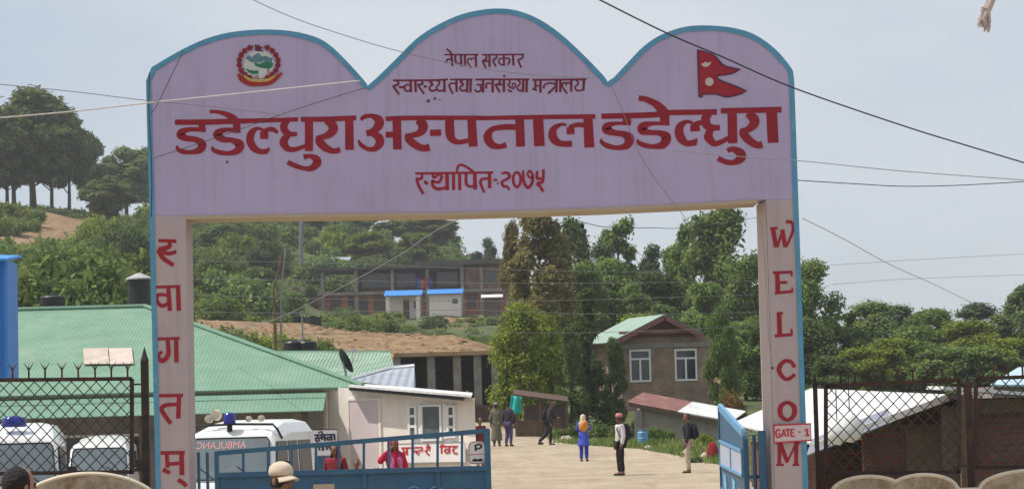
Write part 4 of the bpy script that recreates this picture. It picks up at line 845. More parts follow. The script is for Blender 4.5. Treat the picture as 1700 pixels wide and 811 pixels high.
# brick frame building on the hillside
YH = 310
hb = thing('brick_building', 'two storey unfinished brick and concrete frame building on the hillside', 'building', (pt(680, 526, YH).x, YH, zt(680, 526, YH) - .4))
X = lambda px, py=500, Y=YH: pt(px, py, Y).x
zg, z1_, z2_ = zt(650, 527, YH) - .6, zt(650, 483, YH), zt(700, 441, YH)
mb = MB(); mb.box((X(514), YH - .4, z1_ - .35), (X(845), YH + 9, z1_)); mb.build('floor_slab', M['concrete'], hb)
mb = MB(); mb.box((X(514), YH - .8, z2_ - .3), (X(770), YH + 9, z2_)); mb.box((X(690), YH - .9, z2_ + .003), (X(845), YH + 9, z2_ + .55)); mb.build('roof_slab', M['darkwall'], hb)
for px in (536, 592, 652, 710, 768, 800, 843):
    mb = MB(); mb.box((X(px) - .22, YH - .2, zg), (X(px) + .22, YH + .24, z1_ - .352)); mb.box((X(px) - .2, YH - .2, z1_), (X(px) + .2, YH + .2, z2_ - .302)); mb.build('column', M['concrete'], hb)
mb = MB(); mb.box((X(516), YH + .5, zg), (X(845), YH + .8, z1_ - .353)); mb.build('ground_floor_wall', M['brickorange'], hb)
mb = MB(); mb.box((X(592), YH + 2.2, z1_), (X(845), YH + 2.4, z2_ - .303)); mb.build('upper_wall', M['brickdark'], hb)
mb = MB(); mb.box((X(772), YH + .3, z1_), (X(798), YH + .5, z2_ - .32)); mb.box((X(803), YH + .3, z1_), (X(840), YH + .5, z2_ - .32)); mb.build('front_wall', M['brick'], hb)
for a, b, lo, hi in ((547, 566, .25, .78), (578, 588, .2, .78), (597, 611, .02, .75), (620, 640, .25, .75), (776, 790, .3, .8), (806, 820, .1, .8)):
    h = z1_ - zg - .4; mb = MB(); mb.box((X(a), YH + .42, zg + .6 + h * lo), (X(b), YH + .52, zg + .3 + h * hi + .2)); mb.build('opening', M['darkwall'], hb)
for a, b in ((600, 645), (658, 690), (725, 760), (812, 832)): mb = MB(); zz = z1_; mb.box((X(a), YH + 2.1 if a < 770 else YH + .26, zz + .6), (X(b), YH + 2.25 if a < 770 else YH + .33, z2_ - .7)); mb.build('opening', M['pane'], hb)
mb = MB()
for k, c in enumerate(((.25, .03, .05), (.05, .08, .3), (.3, .12, .03), (.25, .25, .28), (.2, .02, .15))):
    pass
for k, (px, c) in enumerate(((696, (.05, .09, .35)), (702, (.4, .14, .05)), (709, (.35, .05, .08)), (715, (.06, .07, .3)))):
    x = X(px); t_ = MB(); t_.box((x - .22, YH - .26 + .02 * k, z1_ + .3), (x + .22, YH - .23 + .02 * k, z1_ + 1.5 - .2 * (k % 2))); t_.build('washing', cloth('washing%d' % k, c), hb)
nt_ = thing('tarpaulin_fence', 'black tarpaulin fence stretched on thin stakes across the bank above the tanks', 'fence', pt(485, 556, 214))
qa, qb = pt(437, 560, 214), pt(533, 560, 214); mb = MB(); vs = []
for i in range(25):
    u = i / 24; x = qa.x + (qb.x - qa.x) * u; yy = 214 + .25 * math.sin(u * 20); zb_ = min(ground(x, 214), at(437, 552, 214).z) - .2; zq = at(437, 527 - (7 if i < 4 else 0), 214).z + .06 * math.sin(u * 31); vs += [(x, yy, zb_), (x, yy + .1 * math.sin(u * 13), zq)]
mb.add(vs, [(2*i, 2*i+2, 2*i+3, 2*i+1) for i in range(24)]); o = mb.build('tarpaulin', mat('black_green_tarpaulin', (.022, .032, .024), .7, .4, 3), nt_); o.modifiers.new('Solidify', 'SOLIDIFY').thickness = .03
for i in (0, 6, 12, 18, 24): x, y, z = vs[2 * i]; mb = MB(); mb.tube([(x, y + .12, z), (x, y + .12, vs[2 * i + 1][2] + .25)], .05, 5); mb.build('stake', M['wood'], nt_)
def shed(label, x0, x1, ybase, yeave, yroof, Y, roof, front):
    t = thing('blue_roof_shed' if roof == 'roofblue' else 'small_shed', label, 'shed', (X((x0 + x1) / 2, ybase, Y), Y, zt(x0, ybase, Y) - .3))
    a, b = X(x0, ybase, Y), X(x1, ybase, Y); zb_, ze, zr2 = zt((x0+x1)/2, ybase, Y) - .8, zt((x0+x1)/2, yeave, Y), zt((x0+x1)/2, yroof, Y)
    mb = MB(); mb.sheet([(a - .25, Y - .7, ze), (b + .25, Y - .7, ze), (b + .25, Y + 3.2, zr2), (a - .25, Y + 3.2, zr2)], .06); mb.build('roof', M[roof], t)
    mb = MB()
    if front == 'porch':
        mb.box((a, Y + 1.1, zb_), (b, Y + 3, ze + .05)); mb.build('wall', M['wallw'], t)
        for x in (a + .15, b - .25): mb = MB(); mb.box((x - .22, Y - .4, zb_), (x + .22, Y, ze - .02)); mb.build('post', M['wallwhite'], t)
        mb = MB(); mb.box((a + 1.9, Y + 1.04, zb_ + .5), (a + 2.6, Y + 1.12, ze - .35)); mb.build('door', M['wood'], t)
        window(t, a + 3.0, a + 4.0, zb_ + 1.8, ze - .45, Y + 1.09, 2, .1, name='window')
    else:
        mb.box((a, Y, zb_), (b, Y + 3, ze - .03)); mb.build('wall', M['wallwhite'] if front != 'dark' else M['wood'], t)
        if front == 'white': window(t, a + 2.6, a + 3.4, zb_ + 2.2, zb_ + 2.9, Y, 1, .08)
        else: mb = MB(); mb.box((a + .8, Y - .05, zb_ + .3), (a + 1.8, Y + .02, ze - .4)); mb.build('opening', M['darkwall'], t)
    return t
shed('white shed with blue roof and an open porch below the brick building', 642, 698, 527, 491, 480, 300, 'roofblue', 'porch')
shed('closed white shed with blue roof and one small window below the brick building', 713, 766, 525, 488, 478, 300, 'roofblue', 'white')
shed('dark little shed with pale sheet roof right of the two blue roofed sheds', 803, 832, 524, 494, 487, 298, 'roofw', 'dark')
shed('tiny dark hut with grey roof among the trees above the brick building', 533, 578, 446, 433, 425, 345, 'roofgrey', 'dark')

# brick house with a green gable roof
YK = 128; kx0, kx1 = pt(1032, 620, YK).x, pt(1184, 620, YK).x; kz0 = 1.9; ke = zt(1108, 559, YK); kr = zt(1100, 524, YK)
ks = thing('brick_house', 'brown brick house with green gable roof and two white framed windows', 'house', ((kx0 + kx1) / 2, YK, kz0))
xr = pt(1102, 530, YK).x; L = 9.5; bx = pt(1006, 556, YK + L).x - pt(1030, 560, YK).x + 2.6
sk = Vector((-1.3, L, .2)); gxr = pt(1172, 620, YK).x; xg = pt(1157, 620, YK).x
wl = lambda x, z: Vector((x, YK, z))
mb = MB(); mb.prism([(kx0, kz0), (kx1, kz0), (kx1, ke), (kx0, ke)], wl, sk); mb.build('wall', M['brickhouse'], ks)
mb = MB(); mb.prism([(kx0 + .1, ke), (xg, ke), (xg, kr - (kr - ke) * (xg - xr) / (gxr - xr) - .08), (xr, kr - .2)], lambda x, z: Vector((x, YK + .02, z)), sk); mb.build('gable', mat('rust_boarding', (.17, .075, .06), .8, .25, 4), ks)
mb = MB(); mb.box((kx0 - .02, YK - .05, ke - .5), (kx1 + .02, YK + .1, ke - .28)); mb.build('lintel_band', M['concrete'], ks)
ov = .55; fr = Vector((0, -.75, 0)); z_of = lambda x: kr - (kr - ke) * abs(x - xr) / (xr - kx0 if x < xr else gxr - xr)
e0, e1 = kx0 - ov, xg + .3
mb = MB(); a = Vector((e0, YK, z_of(e0))) + fr; r_ = Vector((xr, YK, kr)) + fr; mb.sheet([a, r_, r_ + sk, a + sk], .06); mb.build('roof', M['roofh'], ks)
mb = MB(); a = Vector((e1, YK, z_of(e1))) + fr; mb.sheet([r_, a, a + sk, r_ + sk], .06); mb.build('rear_roof', M['roofg2'], ks)
for e in (e0, e1): mb = MB(); a = Vector((e, YK, z_of(e) - .1)) + fr; mb.bar(a, r_ - Vector((0, 0, .1)), .06, .24, up=(0, 0, 1)); mb.build('bargeboard', mat('rust_board', (.22, .10, .09), .8, .2, 5), ks)
mb = MB(); mb.bar(Vector((kx0 - .1, YK - .5, ke + .25)), Vector((xg + .1, YK - .5, ke + .25)), .07, .14); mb.build('tie_beam', mat('tie_beam', (.26, .13, .11), .8, .2, 5), ks)
for a, b, t0, b0 in ((1045, 1080.5, 580, 634), (1120, 1157, 579, 632)):
    window(ks, pt(a, 600, YK).x, pt(b, 600, YK).x, zt(a, b0, YK), zt(a, t0, YK), YK - .012, 2, .09, transom=.68)
mb = MB(); mb.sheet([pt(1000, 668, YK - 1), pt(1012, 668, YK - 1), pt(1012, 630, YK - 1), pt(1000, 632, YK - 1)], .2); mb.build('side_pillar', M['wallwhite'], ks)
# low shed with a rusty and white roof
YL = 104
lw = thing('low_shed', 'low grey block shed with lean-to roof half rusty red and half white', 'shed', (pt(1120, 720, YL).x, YL, .9))
a, b, m_ = pt(1040, 668, YL - .3), pt(1215, 700, YL - .3), pt(1124, 684, YL - .3)
up = Vector((.8, 2.6, .38))
mb = MB(); mb.sheet([a, m_, m_ + up, a + up], .05); mb.build('rusty_roof', M['roofred'], lw)
mb = MB(); mb.sheet([m_ + Vector((.01, 0, 0)), b, b + up, m_ + up], .05); mb.build('white_roof', M['roofw'], lw)
q = [pt(1063, 676, YL), pt(1210, 702, YL)]; mb = MB(); mb.prism([(q[0].x, .3), (q[1].x, .3), (q[1].x, q[1].z - .02), (q[0].x, q[0].z - .02)], lambda x, z: Vector((x, YL, z)), (0, 2.5, 0)); mb.build('wall', mat('grey_block_wall', (.30, .27, .23), .9, .15, 2), lw)
mb = MB(); x = q[0].x; mb.box((x - .25, YL - .2, .3), (x + .05, YL - .01, q[0].z - .1)); mb.build('post', M['concrete'], lw)
mb = MB(); mb.sheet([a + Vector((.1, -.02, -.14)), b + Vector((0, -.02, -.14)), b + Vector((0, -.02, -.02)), a + Vector((.1, -.02, -.02))], .03); mb.build('fascia', M['wood'], lw)
# roadside stall roof under the trees
rs = thing('roadside_stall', 'low roadside stall with a thin dark roof on posts under the trees', 'stall', (pt(905, 690, 116).x, 116, 1.3))
a, b = pt(852, 656, 115), pt(944, 668, 115); mb = MB(); mb.sheet([a, b, b + Vector((0, 3, .25)), a + Vector((0, 3, .25))], .07); mb.build('roof', mat('dark_rusty_sheet', (.10, .06, .045), .8, .3, 2), rs)
for px, py in ((858, 660), (896, 664), (940, 669)): p = pt(px, py, 115.3); mb = MB(); mb.box((p.x - .06, p.y, ground(p.x, p.y) - .05), (p.x + .06, p.y + .12, p.z)); mb.build('post', M['wood'], rs)
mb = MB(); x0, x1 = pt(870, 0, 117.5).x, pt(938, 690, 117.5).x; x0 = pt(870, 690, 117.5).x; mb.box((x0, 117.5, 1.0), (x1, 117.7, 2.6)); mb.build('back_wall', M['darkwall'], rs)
mb = MB(); p = pt(900, 700, 115.4); mb.box((p.x - 1.2, 115.4, ground(p.x, 115.4) - .05), (p.x + .9, 116, ground(p.x, 115.4) + .75)); mb.build('counter', M['wood'], rs)

# right-hand brick shed with the white roof, and the brick store next to it
ev0, rg0, ev1, rg1 = pt(1350, 735, 40), pt(1573, 654, 40), pt(1214, 702, 66), pt(1346, 644, 66)
ws = thing('white_roof_shed', 'brick shed with bright white sheet roof behind the right mesh fence', 'shed', (6, 44, 0))
mb = MB(); mb.sheet([ev0, rg0, rg1, ev1], -.04); mb.build('roof', M['roofw'], ws)
far_e = Vector((2 * rg0.x - ev0.x, rg0.y, ev0.z)); far_f = Vector((2 * rg1.x - ev1.x, rg1.y, ev1.z)); mb = MB(); mb.sheet([rg0, far_e, far_f, rg1], -.04); mb.build('rear_roof', M['roofgrey'], ws)
q = [pt(1352, 733, 39.93), pt(1468, 691, 39.93)]; mb = MB(); mb.sheet([q[0] + Vector((-.12, 0, -.22)), q[1] + Vector((.12, 0, -.10)), q[1] + Vector((.1, .3, .1)), q[0] + Vector((0, .3, .02))], .03); mb.build('hanging_sheet', mat('shaded_hanging_sheet', (.23, .25, .31), .6, .15, 3), ws)  # blue-grey colour puts the shadow into the lower roof sheet
mb = MB(); mb.bar(ev0 + Vector((0, -.02, -.05)), rg0 + Vector((0, -.02, -.05)), .05, .10); mb.build('rake_board', M['wallwhite'], ws)
xl_, xm, xr_ = pt(1432, 700, 40.5).x, pt(1502, 700, 40.5).x, pt(1562, 700, 40.5).x
zz = lambda x: ev0.z + (rg0.z - ev0.z) * (x - ev0.x) / (rg0.x - ev0.x) - .14
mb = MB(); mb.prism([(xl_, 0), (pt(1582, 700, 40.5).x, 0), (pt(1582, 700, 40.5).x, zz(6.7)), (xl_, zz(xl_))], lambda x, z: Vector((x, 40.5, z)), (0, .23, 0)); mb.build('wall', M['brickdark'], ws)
mb = MB(); zo = zt(1530, 718, 40.45); mb.box((xm, 40.42, .3), (xr_, 40.46, zo)); wn = mb.build('shutter', mat('brown_shutter', (.16, .12, .075), .8, .2, 3), ws)
mb = MB(); mb.box((xm - .1, 40.40, zo), (xr_ + .1, 40.49, zo + .14)); mb.build('lintel', M['wood'], ws)
x = pt(1575, 700, 40.2).x; mb = MB(); mb.box((x - .1, 40.1, 0), (x + .14, 40.35, zz(6.7) - .06)); mb.build('pier', mat('grey_brown_pier', (.19, .15, .12), .9, .2, 3), ws)
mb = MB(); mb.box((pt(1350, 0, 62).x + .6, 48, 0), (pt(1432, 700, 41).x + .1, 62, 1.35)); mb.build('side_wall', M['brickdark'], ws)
st_ = thing('brick_store', 'dark red brick store wall with a pale roof edge at the far right', 'building', (8, 38, 0))
x0, x1 = pt(1612, 700, 39).x, pt(1612, 700, 39).x + 6; zz2 = zt(1650, 660, 39)
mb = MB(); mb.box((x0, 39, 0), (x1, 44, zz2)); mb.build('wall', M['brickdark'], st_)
mb = MB(); a, b = pt(1566, 646, 38.6), pt(1760, 660, 38.6); mb.sheet([a, b, b + Vector((0, 1.6, .02)), a + Vector((0, 1.6, .02))], .05); mb.build('roof', M['roofw'], st_)
mb = MB(); mb.box((x0, 38.9, zz2 - .22), (x1, 38.99, zz2 - .02)); mb.build('beam', M['wood'], st_)
x = pt(1597, 700, 38.4).x
for dx in (0, .12): mb = MB(); mb.box((x + dx - .05, 38.3, 0), (x + dx + .04, 38.42, zz2 + .06)); mb.build('post', M['wood'], st_)
fb = thing('pale_blue_roof', 'pale blue sheet roof of a distant building beyond the brick store', 'building', (pt(1690, 625, 70).x, 70, 0))
a, b = pt(1644, 641, 70), pt(1790, 640, 70); mb = MB(); mb.sheet([a, b, pt(1790, 600, 76), pt(1690, 612, 76)], .05); mb.build('roof', corrugated('pale_blue_sheet', (.40, .55, .66), .25, 'x', .5, .1), fb)
mb = MB(); mb.box((a.x + .2, 70.6, 0), (b.x, 76, a.z)); mb.build('wall', M['concrete'], fb)

# ------------------------------------------------------------------ vehicles (local: nose towards -Y, wheels on z=0)
def loft(sections, n_out=None):
    """sections: list of (y, [(x,z)...]) right half outline bottom to top; mirrored and skinned"""
    mb = MB(); rings = []
    for y, half in sections:
        full = [(x, y, z) for x, z in half] + [(-x, y, z) for x, z in reversed(half)]
        rings.append(full)
    n = len(rings[0]); vs = [p for r_ in rings for p in r_]; fs = []
    for i in range(len(rings) - 1):
        for k in range(n): fs.append((i*n+k, i*n+(k+1) % n, (i+1)*n+(k+1) % n, (i+1)*n+k))
    fs += [tuple(range(n)), tuple(range(len(vs)-1, len(vs)-n-1, -1))]
    return mb.add(vs, fs)
def ambulance(name, label, loc, rz, hw, H, Lh, rack, nose=.9, extra=None, group='vehicles parked in the hospital yard', cat='ambulance'):
    t = thing(name, label, cat, loc, rz, group)
    zb, zh, zw = .38, 1.06, min(1.82, H - .30)      # sill, bonnet, windscreen top
    y0 = 0; yc = nose; yw = nose + .42
    def half(x, ztop, r=.1, tw=.9): return [(x * .96, zb), (x, zb + .12), (x, zh - .08), (x * .985, min(zh, ztop - .05)), (x * (.985 - (1 - tw) * .5), (min(zh, ztop - .05) + ztop) / 2), (x * tw, ztop - r), (x * tw - r * .55, ztop - r * .25), (x * tw - r * 1.6, ztop)]
    secs = [(y0, half(hw * .9, zh - .22, .08, .96)), (y0 + .08, half(hw * .96, zh - .1, .08, .96)), (yc - .05, half(hw, zh, .06, .96)), (yc, half(hw, zh + .03, .06, .95)),
            (yw, half(hw, zw + .06, .10, .90)), (yw + .10, half(hw, zw + .16, .14, .91)), (yw + .7, half(hw, H - .08, .22, .92)), (yw + 1.3, half(hw, H, .24, .92)), (Lh - .25, half(hw, H, .24, .92)), (Lh - .04, half(hw * .985, H - .05, .24, .92)), (Lh, half(hw * .96, H - .12, .24, .9))]
    b = loft(secs).build('body', M['van'], t, smooth=True, world=False)
    b.modifiers.new('Bevel', 'BEVEL').width = .012
    md = b.modifiers.new('WN', 'WEIGHTED_NORMAL')
    # windscreen: a pane lying on the sloping front
    e = Vector((0, yw - yc, zw - zh)).normalized(); nrm = Vector((0, -e.z, e.y))
    def W(x, s, d): return Vector((x, yc, zh + .03)) + Vector((0, yw - yc, zw + .03 - zh)) * s + nrm * d
    mb = MB(); xb, xt = hw * .88, hw * .80
    pts = [W(-xb, .04, .0), W(xb, .04, .0), W(xb * .99, .12, .0), W(xt, .88, 0), W(xt * .93, .95, 0), W(-xt * .93, .95, 0), W(-xt, .88, 0), W(-xb * .99, .12, 0)]
    mb.prism([(0, 0)] * 0 or [(i, 0) for i in range(0)], None, (0, 0, 0)) if False else mb.add([p + nrm * .012 for p in pts] + [p + nrm * .03 for p in pts], [tuple(range(8)), tuple(range(15, 7, -1))] + [(i, (i+1) % 8, (i+1) % 8 + 8, i + 8) for i in range(8)])
    ws_ = mb.build('windscreen', M['vanglass'], t, world=False)
    mb = MB(); rim = [p + nrm * .026 for p in pts]; mb.tube(rim + rim[:1], .016, 5, False); mb.build('seal', M['black'], ws_, world=False)
    for x in (-.25, .45): mb = MB(); mb.tube([W(x, .05, .05), W(x - .3, .32, .045)], .008, 4); mb.build('wiper', M['black'], ws_, world=False)
    for s in (-1, 1):
        def Sd(y, z): # point on the leaning side above the bonnet line
            f = (z - zh) / (H - .24 - zh); return Vector((s * (hw * (.985 - .065 * f) + .012), y, z))
        ys = [yw - .02 + .02, yw + .85, yw + 1.7, Lh - .5]
        for i in range(3):
            a_, b_ = ys[i] + .06, ys[i+1] - .06; q = [Sd(a_ - (.25 if i == 0 else 0), zh + .1), Sd(b_, zh + .1), Sd(b_, zw - .04), Sd(a_, zw - .04)]
            mb = MB(); mb.sheet(q, -.012 * s); mb.build('side_window', M['sideglass'], t, world=False)
        mb = MB(); mb.tube([(s * hw * .98, yc + .12, zh + .16), (s * (hw + .16), yc + .05, zh + .22)], .018, 5); mb.cbox((s * (hw + .19), yc + .03, zh + .25), (.16, .07, .24)); mb.build('wing_mirror', M['black'], t, world=False)
        mb = MB(); mb.lathe([(.11, 0), (.1, .04), (.02, .05)], (0, 0, 0), 14); mb.v = [(p[0] + s * hw * .68, y0 - p[2] + .01, p[1] + .78) for p in mb.v]; mb.build('headlight', M['chrome'], t, world=False)
        for yw_ in (y0 + .72, Lh - .85):
            mb = MB(); mb.lathe([(.2, 0), (.33, .0), (.35, .04), (.35, .18), (.33, .22), (.2, .22)], (0, 0, 0), 18); mb.v = [(s * (hw - .24) + s * p[2], yw_ + p[0], .35 + p[1]) for p in mb.v]; wh = mb.build('wheel', M['rubber'], t, world=False)
            mb = MB(); mb.lathe([(.02, .21), (.1, .235), (.19, .215)], (0, 0, 0), 12); mb.v = [(s * (hw - .24) + s * p[2], yw_ + p[0], .35 + p[1]) for p in mb.v]; mb.build('rim', M['steel'], wh, world=False)
    mb = MB(); mb.box((-hw * .9, y0 - .09, .42), (hw * .9, y0 + .02, .60)); mb.build('bumper', M['black'], t, world=False, bevel=.02)
    mb = MB(); mb.box((-hw * .5, y0 - .02, .66), (hw * .5, y0 + .03, .88)); mb.build('grille', M['black'], t, world=False)
    mb = MB(); mb.add([W(x, s, .034) for x, s in ((0, 0),)], []) 
    zr0 = zw + .17
    if rack:
        yb = yw + .16
        mb = MB(); mb.tube([(-hw * .93, yb + .3, zr0 - .16), (-hw * .90, yb + .06, zr0 + .0), (-hw * .82, yb, zr0 + .09), (0, yb - .03, zr0 + .11), (hw * .82, yb, zr0 + .09), (hw * .90, yb + .06, zr0 + .0), (hw * .93, yb + .3, zr0 - .16)], .022, 7); rk = mb.build('lamp_bar', M['black'], t, world=False)
        for x, mt, r_ in ((-.46, 'chrome', .075), (.27, 'chrome', .055), (.50, 'chrome', .06)):
            mb = MB(); mb.lathe([(.02, -.02), (r_, 0), (r_, .05), (r_ * .6, .11)], (0, 0, 0), 14); mb.v = [(p[0] + x, yb + p[2] - .03, p[1] + zr0 + .14 + r_) for p in mb.v]; mb.build('spot_lamp', M[mt], t, world=False)
        mb = MB(); mb.lathe([(.03, 0), (.09, .0), (.09, .14), (.10, .16), (.04, .2)], (0, 0, 0), 14); mb.v = [(p[0] - .38, yb + .1 + p[2], p[1] + zr0 + .28) for p in mb.v]; mb.build('siren_horn', mat('cream_horn', (.62, .55, .42), .5, .1, 5), t, world=False)
        mb = MB(); mb.lathe([(.10, 0), (.11, .03), (.11, .15), (.09, .2), (.03, .225)], (-.07, yb - .05, zr0 + .10), 14); bc = mb.build('beacon', M['beacon'], t, world=False, smooth=True)
        mb = MB(); mb.lathe([(.05, -.12), (.05, .0), (.12, .0), (.12, .02)], (-.07, yb - .05, zr0 + .10), 10); mb.build('beacon_foot', M['black'], bc, world=False)
    elif extra == 'beacon':
        x = hw * -.06; mb = MB(); mb.lathe([(.14, 0), (.145, .03), (.14, .16), (.05, .2)], (x, yw + .35, zr0 + .16), 14, sx=1.5); mb.build('beacon', M['beacon'], t, world=False, smooth=True)
    return t, W
def wtext(W, ws_parent, txt, s0, size, x0, m, mirror=True, d=.033):
    c = bpy.data.curves.new('lettering', 'FONT'); c.body = txt; c.size = size; c.align_x = 'CENTER'
    o = bpy.data.objects.new('lettering', c); COL.objects.link(o); dg = bpy.context.evaluated_depsgraph_get()
    me = bpy.data.meshes.new_from_object(o.evaluated_get(dg)); bpy.data.objects.remove(o); bpy.data.curves.remove(c)
    for v in me.vertices:
        xx = (-v.co.x if mirror else v.co.x); v.co = W(x0 + xx, s0 + v.co.y / .76, d)
    me.materials.append(m); o = bpy.data.objects.new('lettering', me); COL.objects.link(o); o.parent = ws_parent; return o
x3 = pt(398, 740, 46).x
t3, W3 = ambulance('ambulance', 'white ambulance with black lamp bar and blue beacon behind the blue gate leaf', (x3 - .33, 44.95, 0), R(-7.5), .86, 2.17, 4.7, True)
wtext(W3, [c for c in t3.children if c.name.startswith('windscreen')][0], 'AMBULANCE', .72, .17, -.22, mat('faded_red_letters', (.62, .30, .27), .6, .1, 5))
x1 = pt(18, 740, 46).x
t1, W1 = ambulance('ambulance', 'white high roofed ambulance with blue beacon behind the left mesh fence', (x1 + .22, 45.0, 0), R(8), .80, 2.22, 4.8, False, extra='beacon')
mb = MB(); [mb.tube([Vector((s * .8 * .84, .9, 1.09)) , Vector((s * .8 * .77, 1.30, 1.72))], .02, 5) for s in (-1, 1)]; mb.build('red_stripe', M['signred'], t1, world=False)
x2 = pt(160, 750, 60).x
ambulance('van', 'small white van parked beyond the mesh fence beside the high roofed ambulance', (pt(162, 750, 52.6).x, 52.4, 0), R(5), .66, 1.93, 3.7, False, nose=.55, cat='van')

# ------------------------------------------------------------------ cables, poles, bulb, frayed rope
def cable(label, pts, m, r, name='cable', cat='cable', group=None):
    p = [at(a, b, Y) for a, b, Y in pts]; P = []
    for i in range(len(p) - 1):
        for k in range(8): P.append(p[i].lerp(p[i+1], k / 8))
    P.append(p[-1]); n = len(P)
    c = [tuple(q) for q in p]; C_ = catmull(c, 10); mb = MB(); mb.tube([Vector(q) for q in C_], r, 5)
    o = mb.build(name, M[m], None, smooth=True); o.location = C_[0]
    for v in o.data.vertices: v.co -= o.location
    return tag(o, label, cat, group)
cable('thick black cable crossing the right hump of the arch and the flag', [(960, -18, 25), (1100, 52, 26), (1200, 95, 26.5), (1320, 147, 27), (1500, 209, 28), (1600, 240, 28.5), (1720, 276, 29)], 'wire', .0085)
cable('thin grey cable running down across the sky onto the middle hump of the arch', [(395, -12, 27), (480, 27, 27.5), (560, 55, 28), (650, 82, 28.5), (735, 102, 28.8), (860, 122, 29), (985, 130, 29.6)], 'wiregrey', .0045)
cable('thin dark cable sagging from the left edge onto the left end of the arch', [(-20, 138, 28), (120, 152, 28.5), (245, 167, 29.3), (360, 178, 29.7), (480, 192, 29.8)], 'wiregrey', .0045)
cable('pale rope stretched across the emblem hump to the first dip of the arch', [(-20, 197, 28.5), (110, 186, 29), (245, 171, 29.4), (420, 153, 29.7), (598, 134, 29.85)], 'rope', .008, 'rope', 'rope')
cable('dark wire running behind the first title letters up to the first dip of the arch', [(256, 262, 29.9), (360, 228, 29.92), (470, 189, 29.92), (540, 166, 29.92), (606, 146, 29.9)], 'wire', .0042)
cable('short slack wire on the left shoulder of the arch', [(250, 190, 29.85), (262, 172, 29.85), (280, 135, 29.85), (297, 100, 29.9), (304, 84, 29.97)], 'wire', .0045)
cable('dangling dark wire hanging down the turquoise left edge of the arch', [(248, 120, 29.8), (247, 180, 29.8), (250, 240, 29.8), (252, 300, 29.85), (251, 360, 29.88)], 'wire', .006)
cable('thin dark wire running off the title to the right edge of the picture', [(1110, 249, 29.7), (1230, 260, 29.5), (1340, 268, 29.3), (1500, 284, 29), (1720, 300, 28.5)], 'wiregrey', .0048)
cable('dark wire leaving the right pillar below the long title wire', [(1322, 299, 30.3), (1420, 305, 31), (1500, 309, 32), (1600, 307, 33), (1720, 300, 34)], 'wire', .0055)
cable('thin wire falling away to the right from the top of the right pillar', [(1332, 362, 30.4), (1400, 396, 33), (1480, 440, 36), (1560, 476, 39), (1700, 545, 44)], 'wiregrey', .0045)
cable('thin crooked wire hanging down the arch from its second dip', [(1014, 142, 29.9), (1030, 175, 29.92), (1043, 210, 29.92), (1062, 255, 29.92), (1090, 300, 29.9), (1140, 364, 29.85)], 'wiregrey', .0035)
cable('thin wire hanging down the front of the right pillar', [(1264, 360, 29.95), (1272, 470, 29.95), (1276, 560, 29.95), (1283, 606, 29.95)], 'wiregrey', .0035)
cable('sagging wire with a bulb below the beam of the arch', [(905, 342, 31), (940, 357, 33), (966, 368, 35), (1010, 377, 38), (1080, 378, 43), (1150, 377, 50), (1262, 360, 60)], 'wire', .006)
wires = [('highest grey wire strung across the wooded hillside', [(280, 432, 70), (560, 437, 72), (830, 447, 74), (1110, 452, 78)]),
         ('upper middle grey wire across the hillside and trees', [(280, 462, 72), (600, 466, 74), (900, 470, 78), (1270, 466, 84)]),
         ('middle grey wire across the brick building and trees', [(280, 488, 70), (600, 497, 72), (900, 499, 76), (1270, 488, 84)]),
         ('lower grey wire across the blue roofed sheds', [(280, 516, 70), (480, 519, 72), (760, 514, 76), (1000, 521, 80), (1270, 518, 86)]),
         ('lowest grey wire across the cut bank', [(480, 555, 72), (700, 552, 76), (1000, 551, 80), (1270, 540, 86)])]
for l, p_ in wires: cable(l, p_, 'wiregrey', .0075)
cable('grey cable slanting up from the utility poles to the arch beam', [(360, 552, 60), (450, 532, 55), (560, 480, 48), (660, 425, 42), (720, 385, 37), (800, 345, 31)], 'wiregrey', .0075)
for l, p_ in (('upper faint power line above the right tree tops', [(1350, 442, 330), (1500, 432, 340), (1720, 420, 350)]), ('lower faint power line above the right tree tops', [(1380, 472, 330), (1500, 463, 340), (1720, 455, 350)])): cable(l, p_, 'wiregrey', .025)
bb = thing('light_bulb', 'small bulb in a black holder hanging from a wire below the arch', 'light bulb', at(966, 384, 35))
p = at(966, 369, 35); mb = MB(); mb.tube([p, p - Vector((0, 0, .035))], .008, 5); mb.lathe([(.028, 0), (.032, -.03), (.022, -.055)], p - Vector((0, 0, .025)), 10); mb.build('holder', M['black'], bb)
mb = MB(); mb.ball(p - Vector((0, 0, .11)), (.03, .03, .042)); mb.build('bulb', M['pane2'], bb, smooth=True)
fr = thing('frayed_rope', 'pale frayed rope end dangling at the top right', 'rope', at(1632, 52, 26))
mb = MB(); pp = [at(1668, -120, 26), at(1655, -45, 26), at(1648, -10, 26), at(1642, 8, 26), at(1634, 26, 26), at(1628, 36, 26)]; mb.tube(catmull([tuple(q) for q in pp], 5), [.045] * 25 + [.028], 8)
for k in range(26):
    s0 = at(1636 + rnd.uniform(-6, 8), 12 + rnd.random() * 26, 26 + rnd.uniform(-.03, .03)); e0 = at(1633 + rnd.uniform(-12, 12), 40 + rnd.random() * 15, 26 + rnd.uniform(-.04, .04)); mb.tube([s0, s0.lerp(e0, .6) + Vector((rnd.uniform(-.02, .02), 0, .01)), e0], [.016, .012, .004], 5)
mb.build('strands', mat('frayed_fibre', (.50, .42, .38), .95, .3, 30), fr)
cable('cable strung above the arch that holds the frayed rope', [(1400, -190, 26), (1668, -120, 26), (1800, -100, 26)], 'wire', .008)
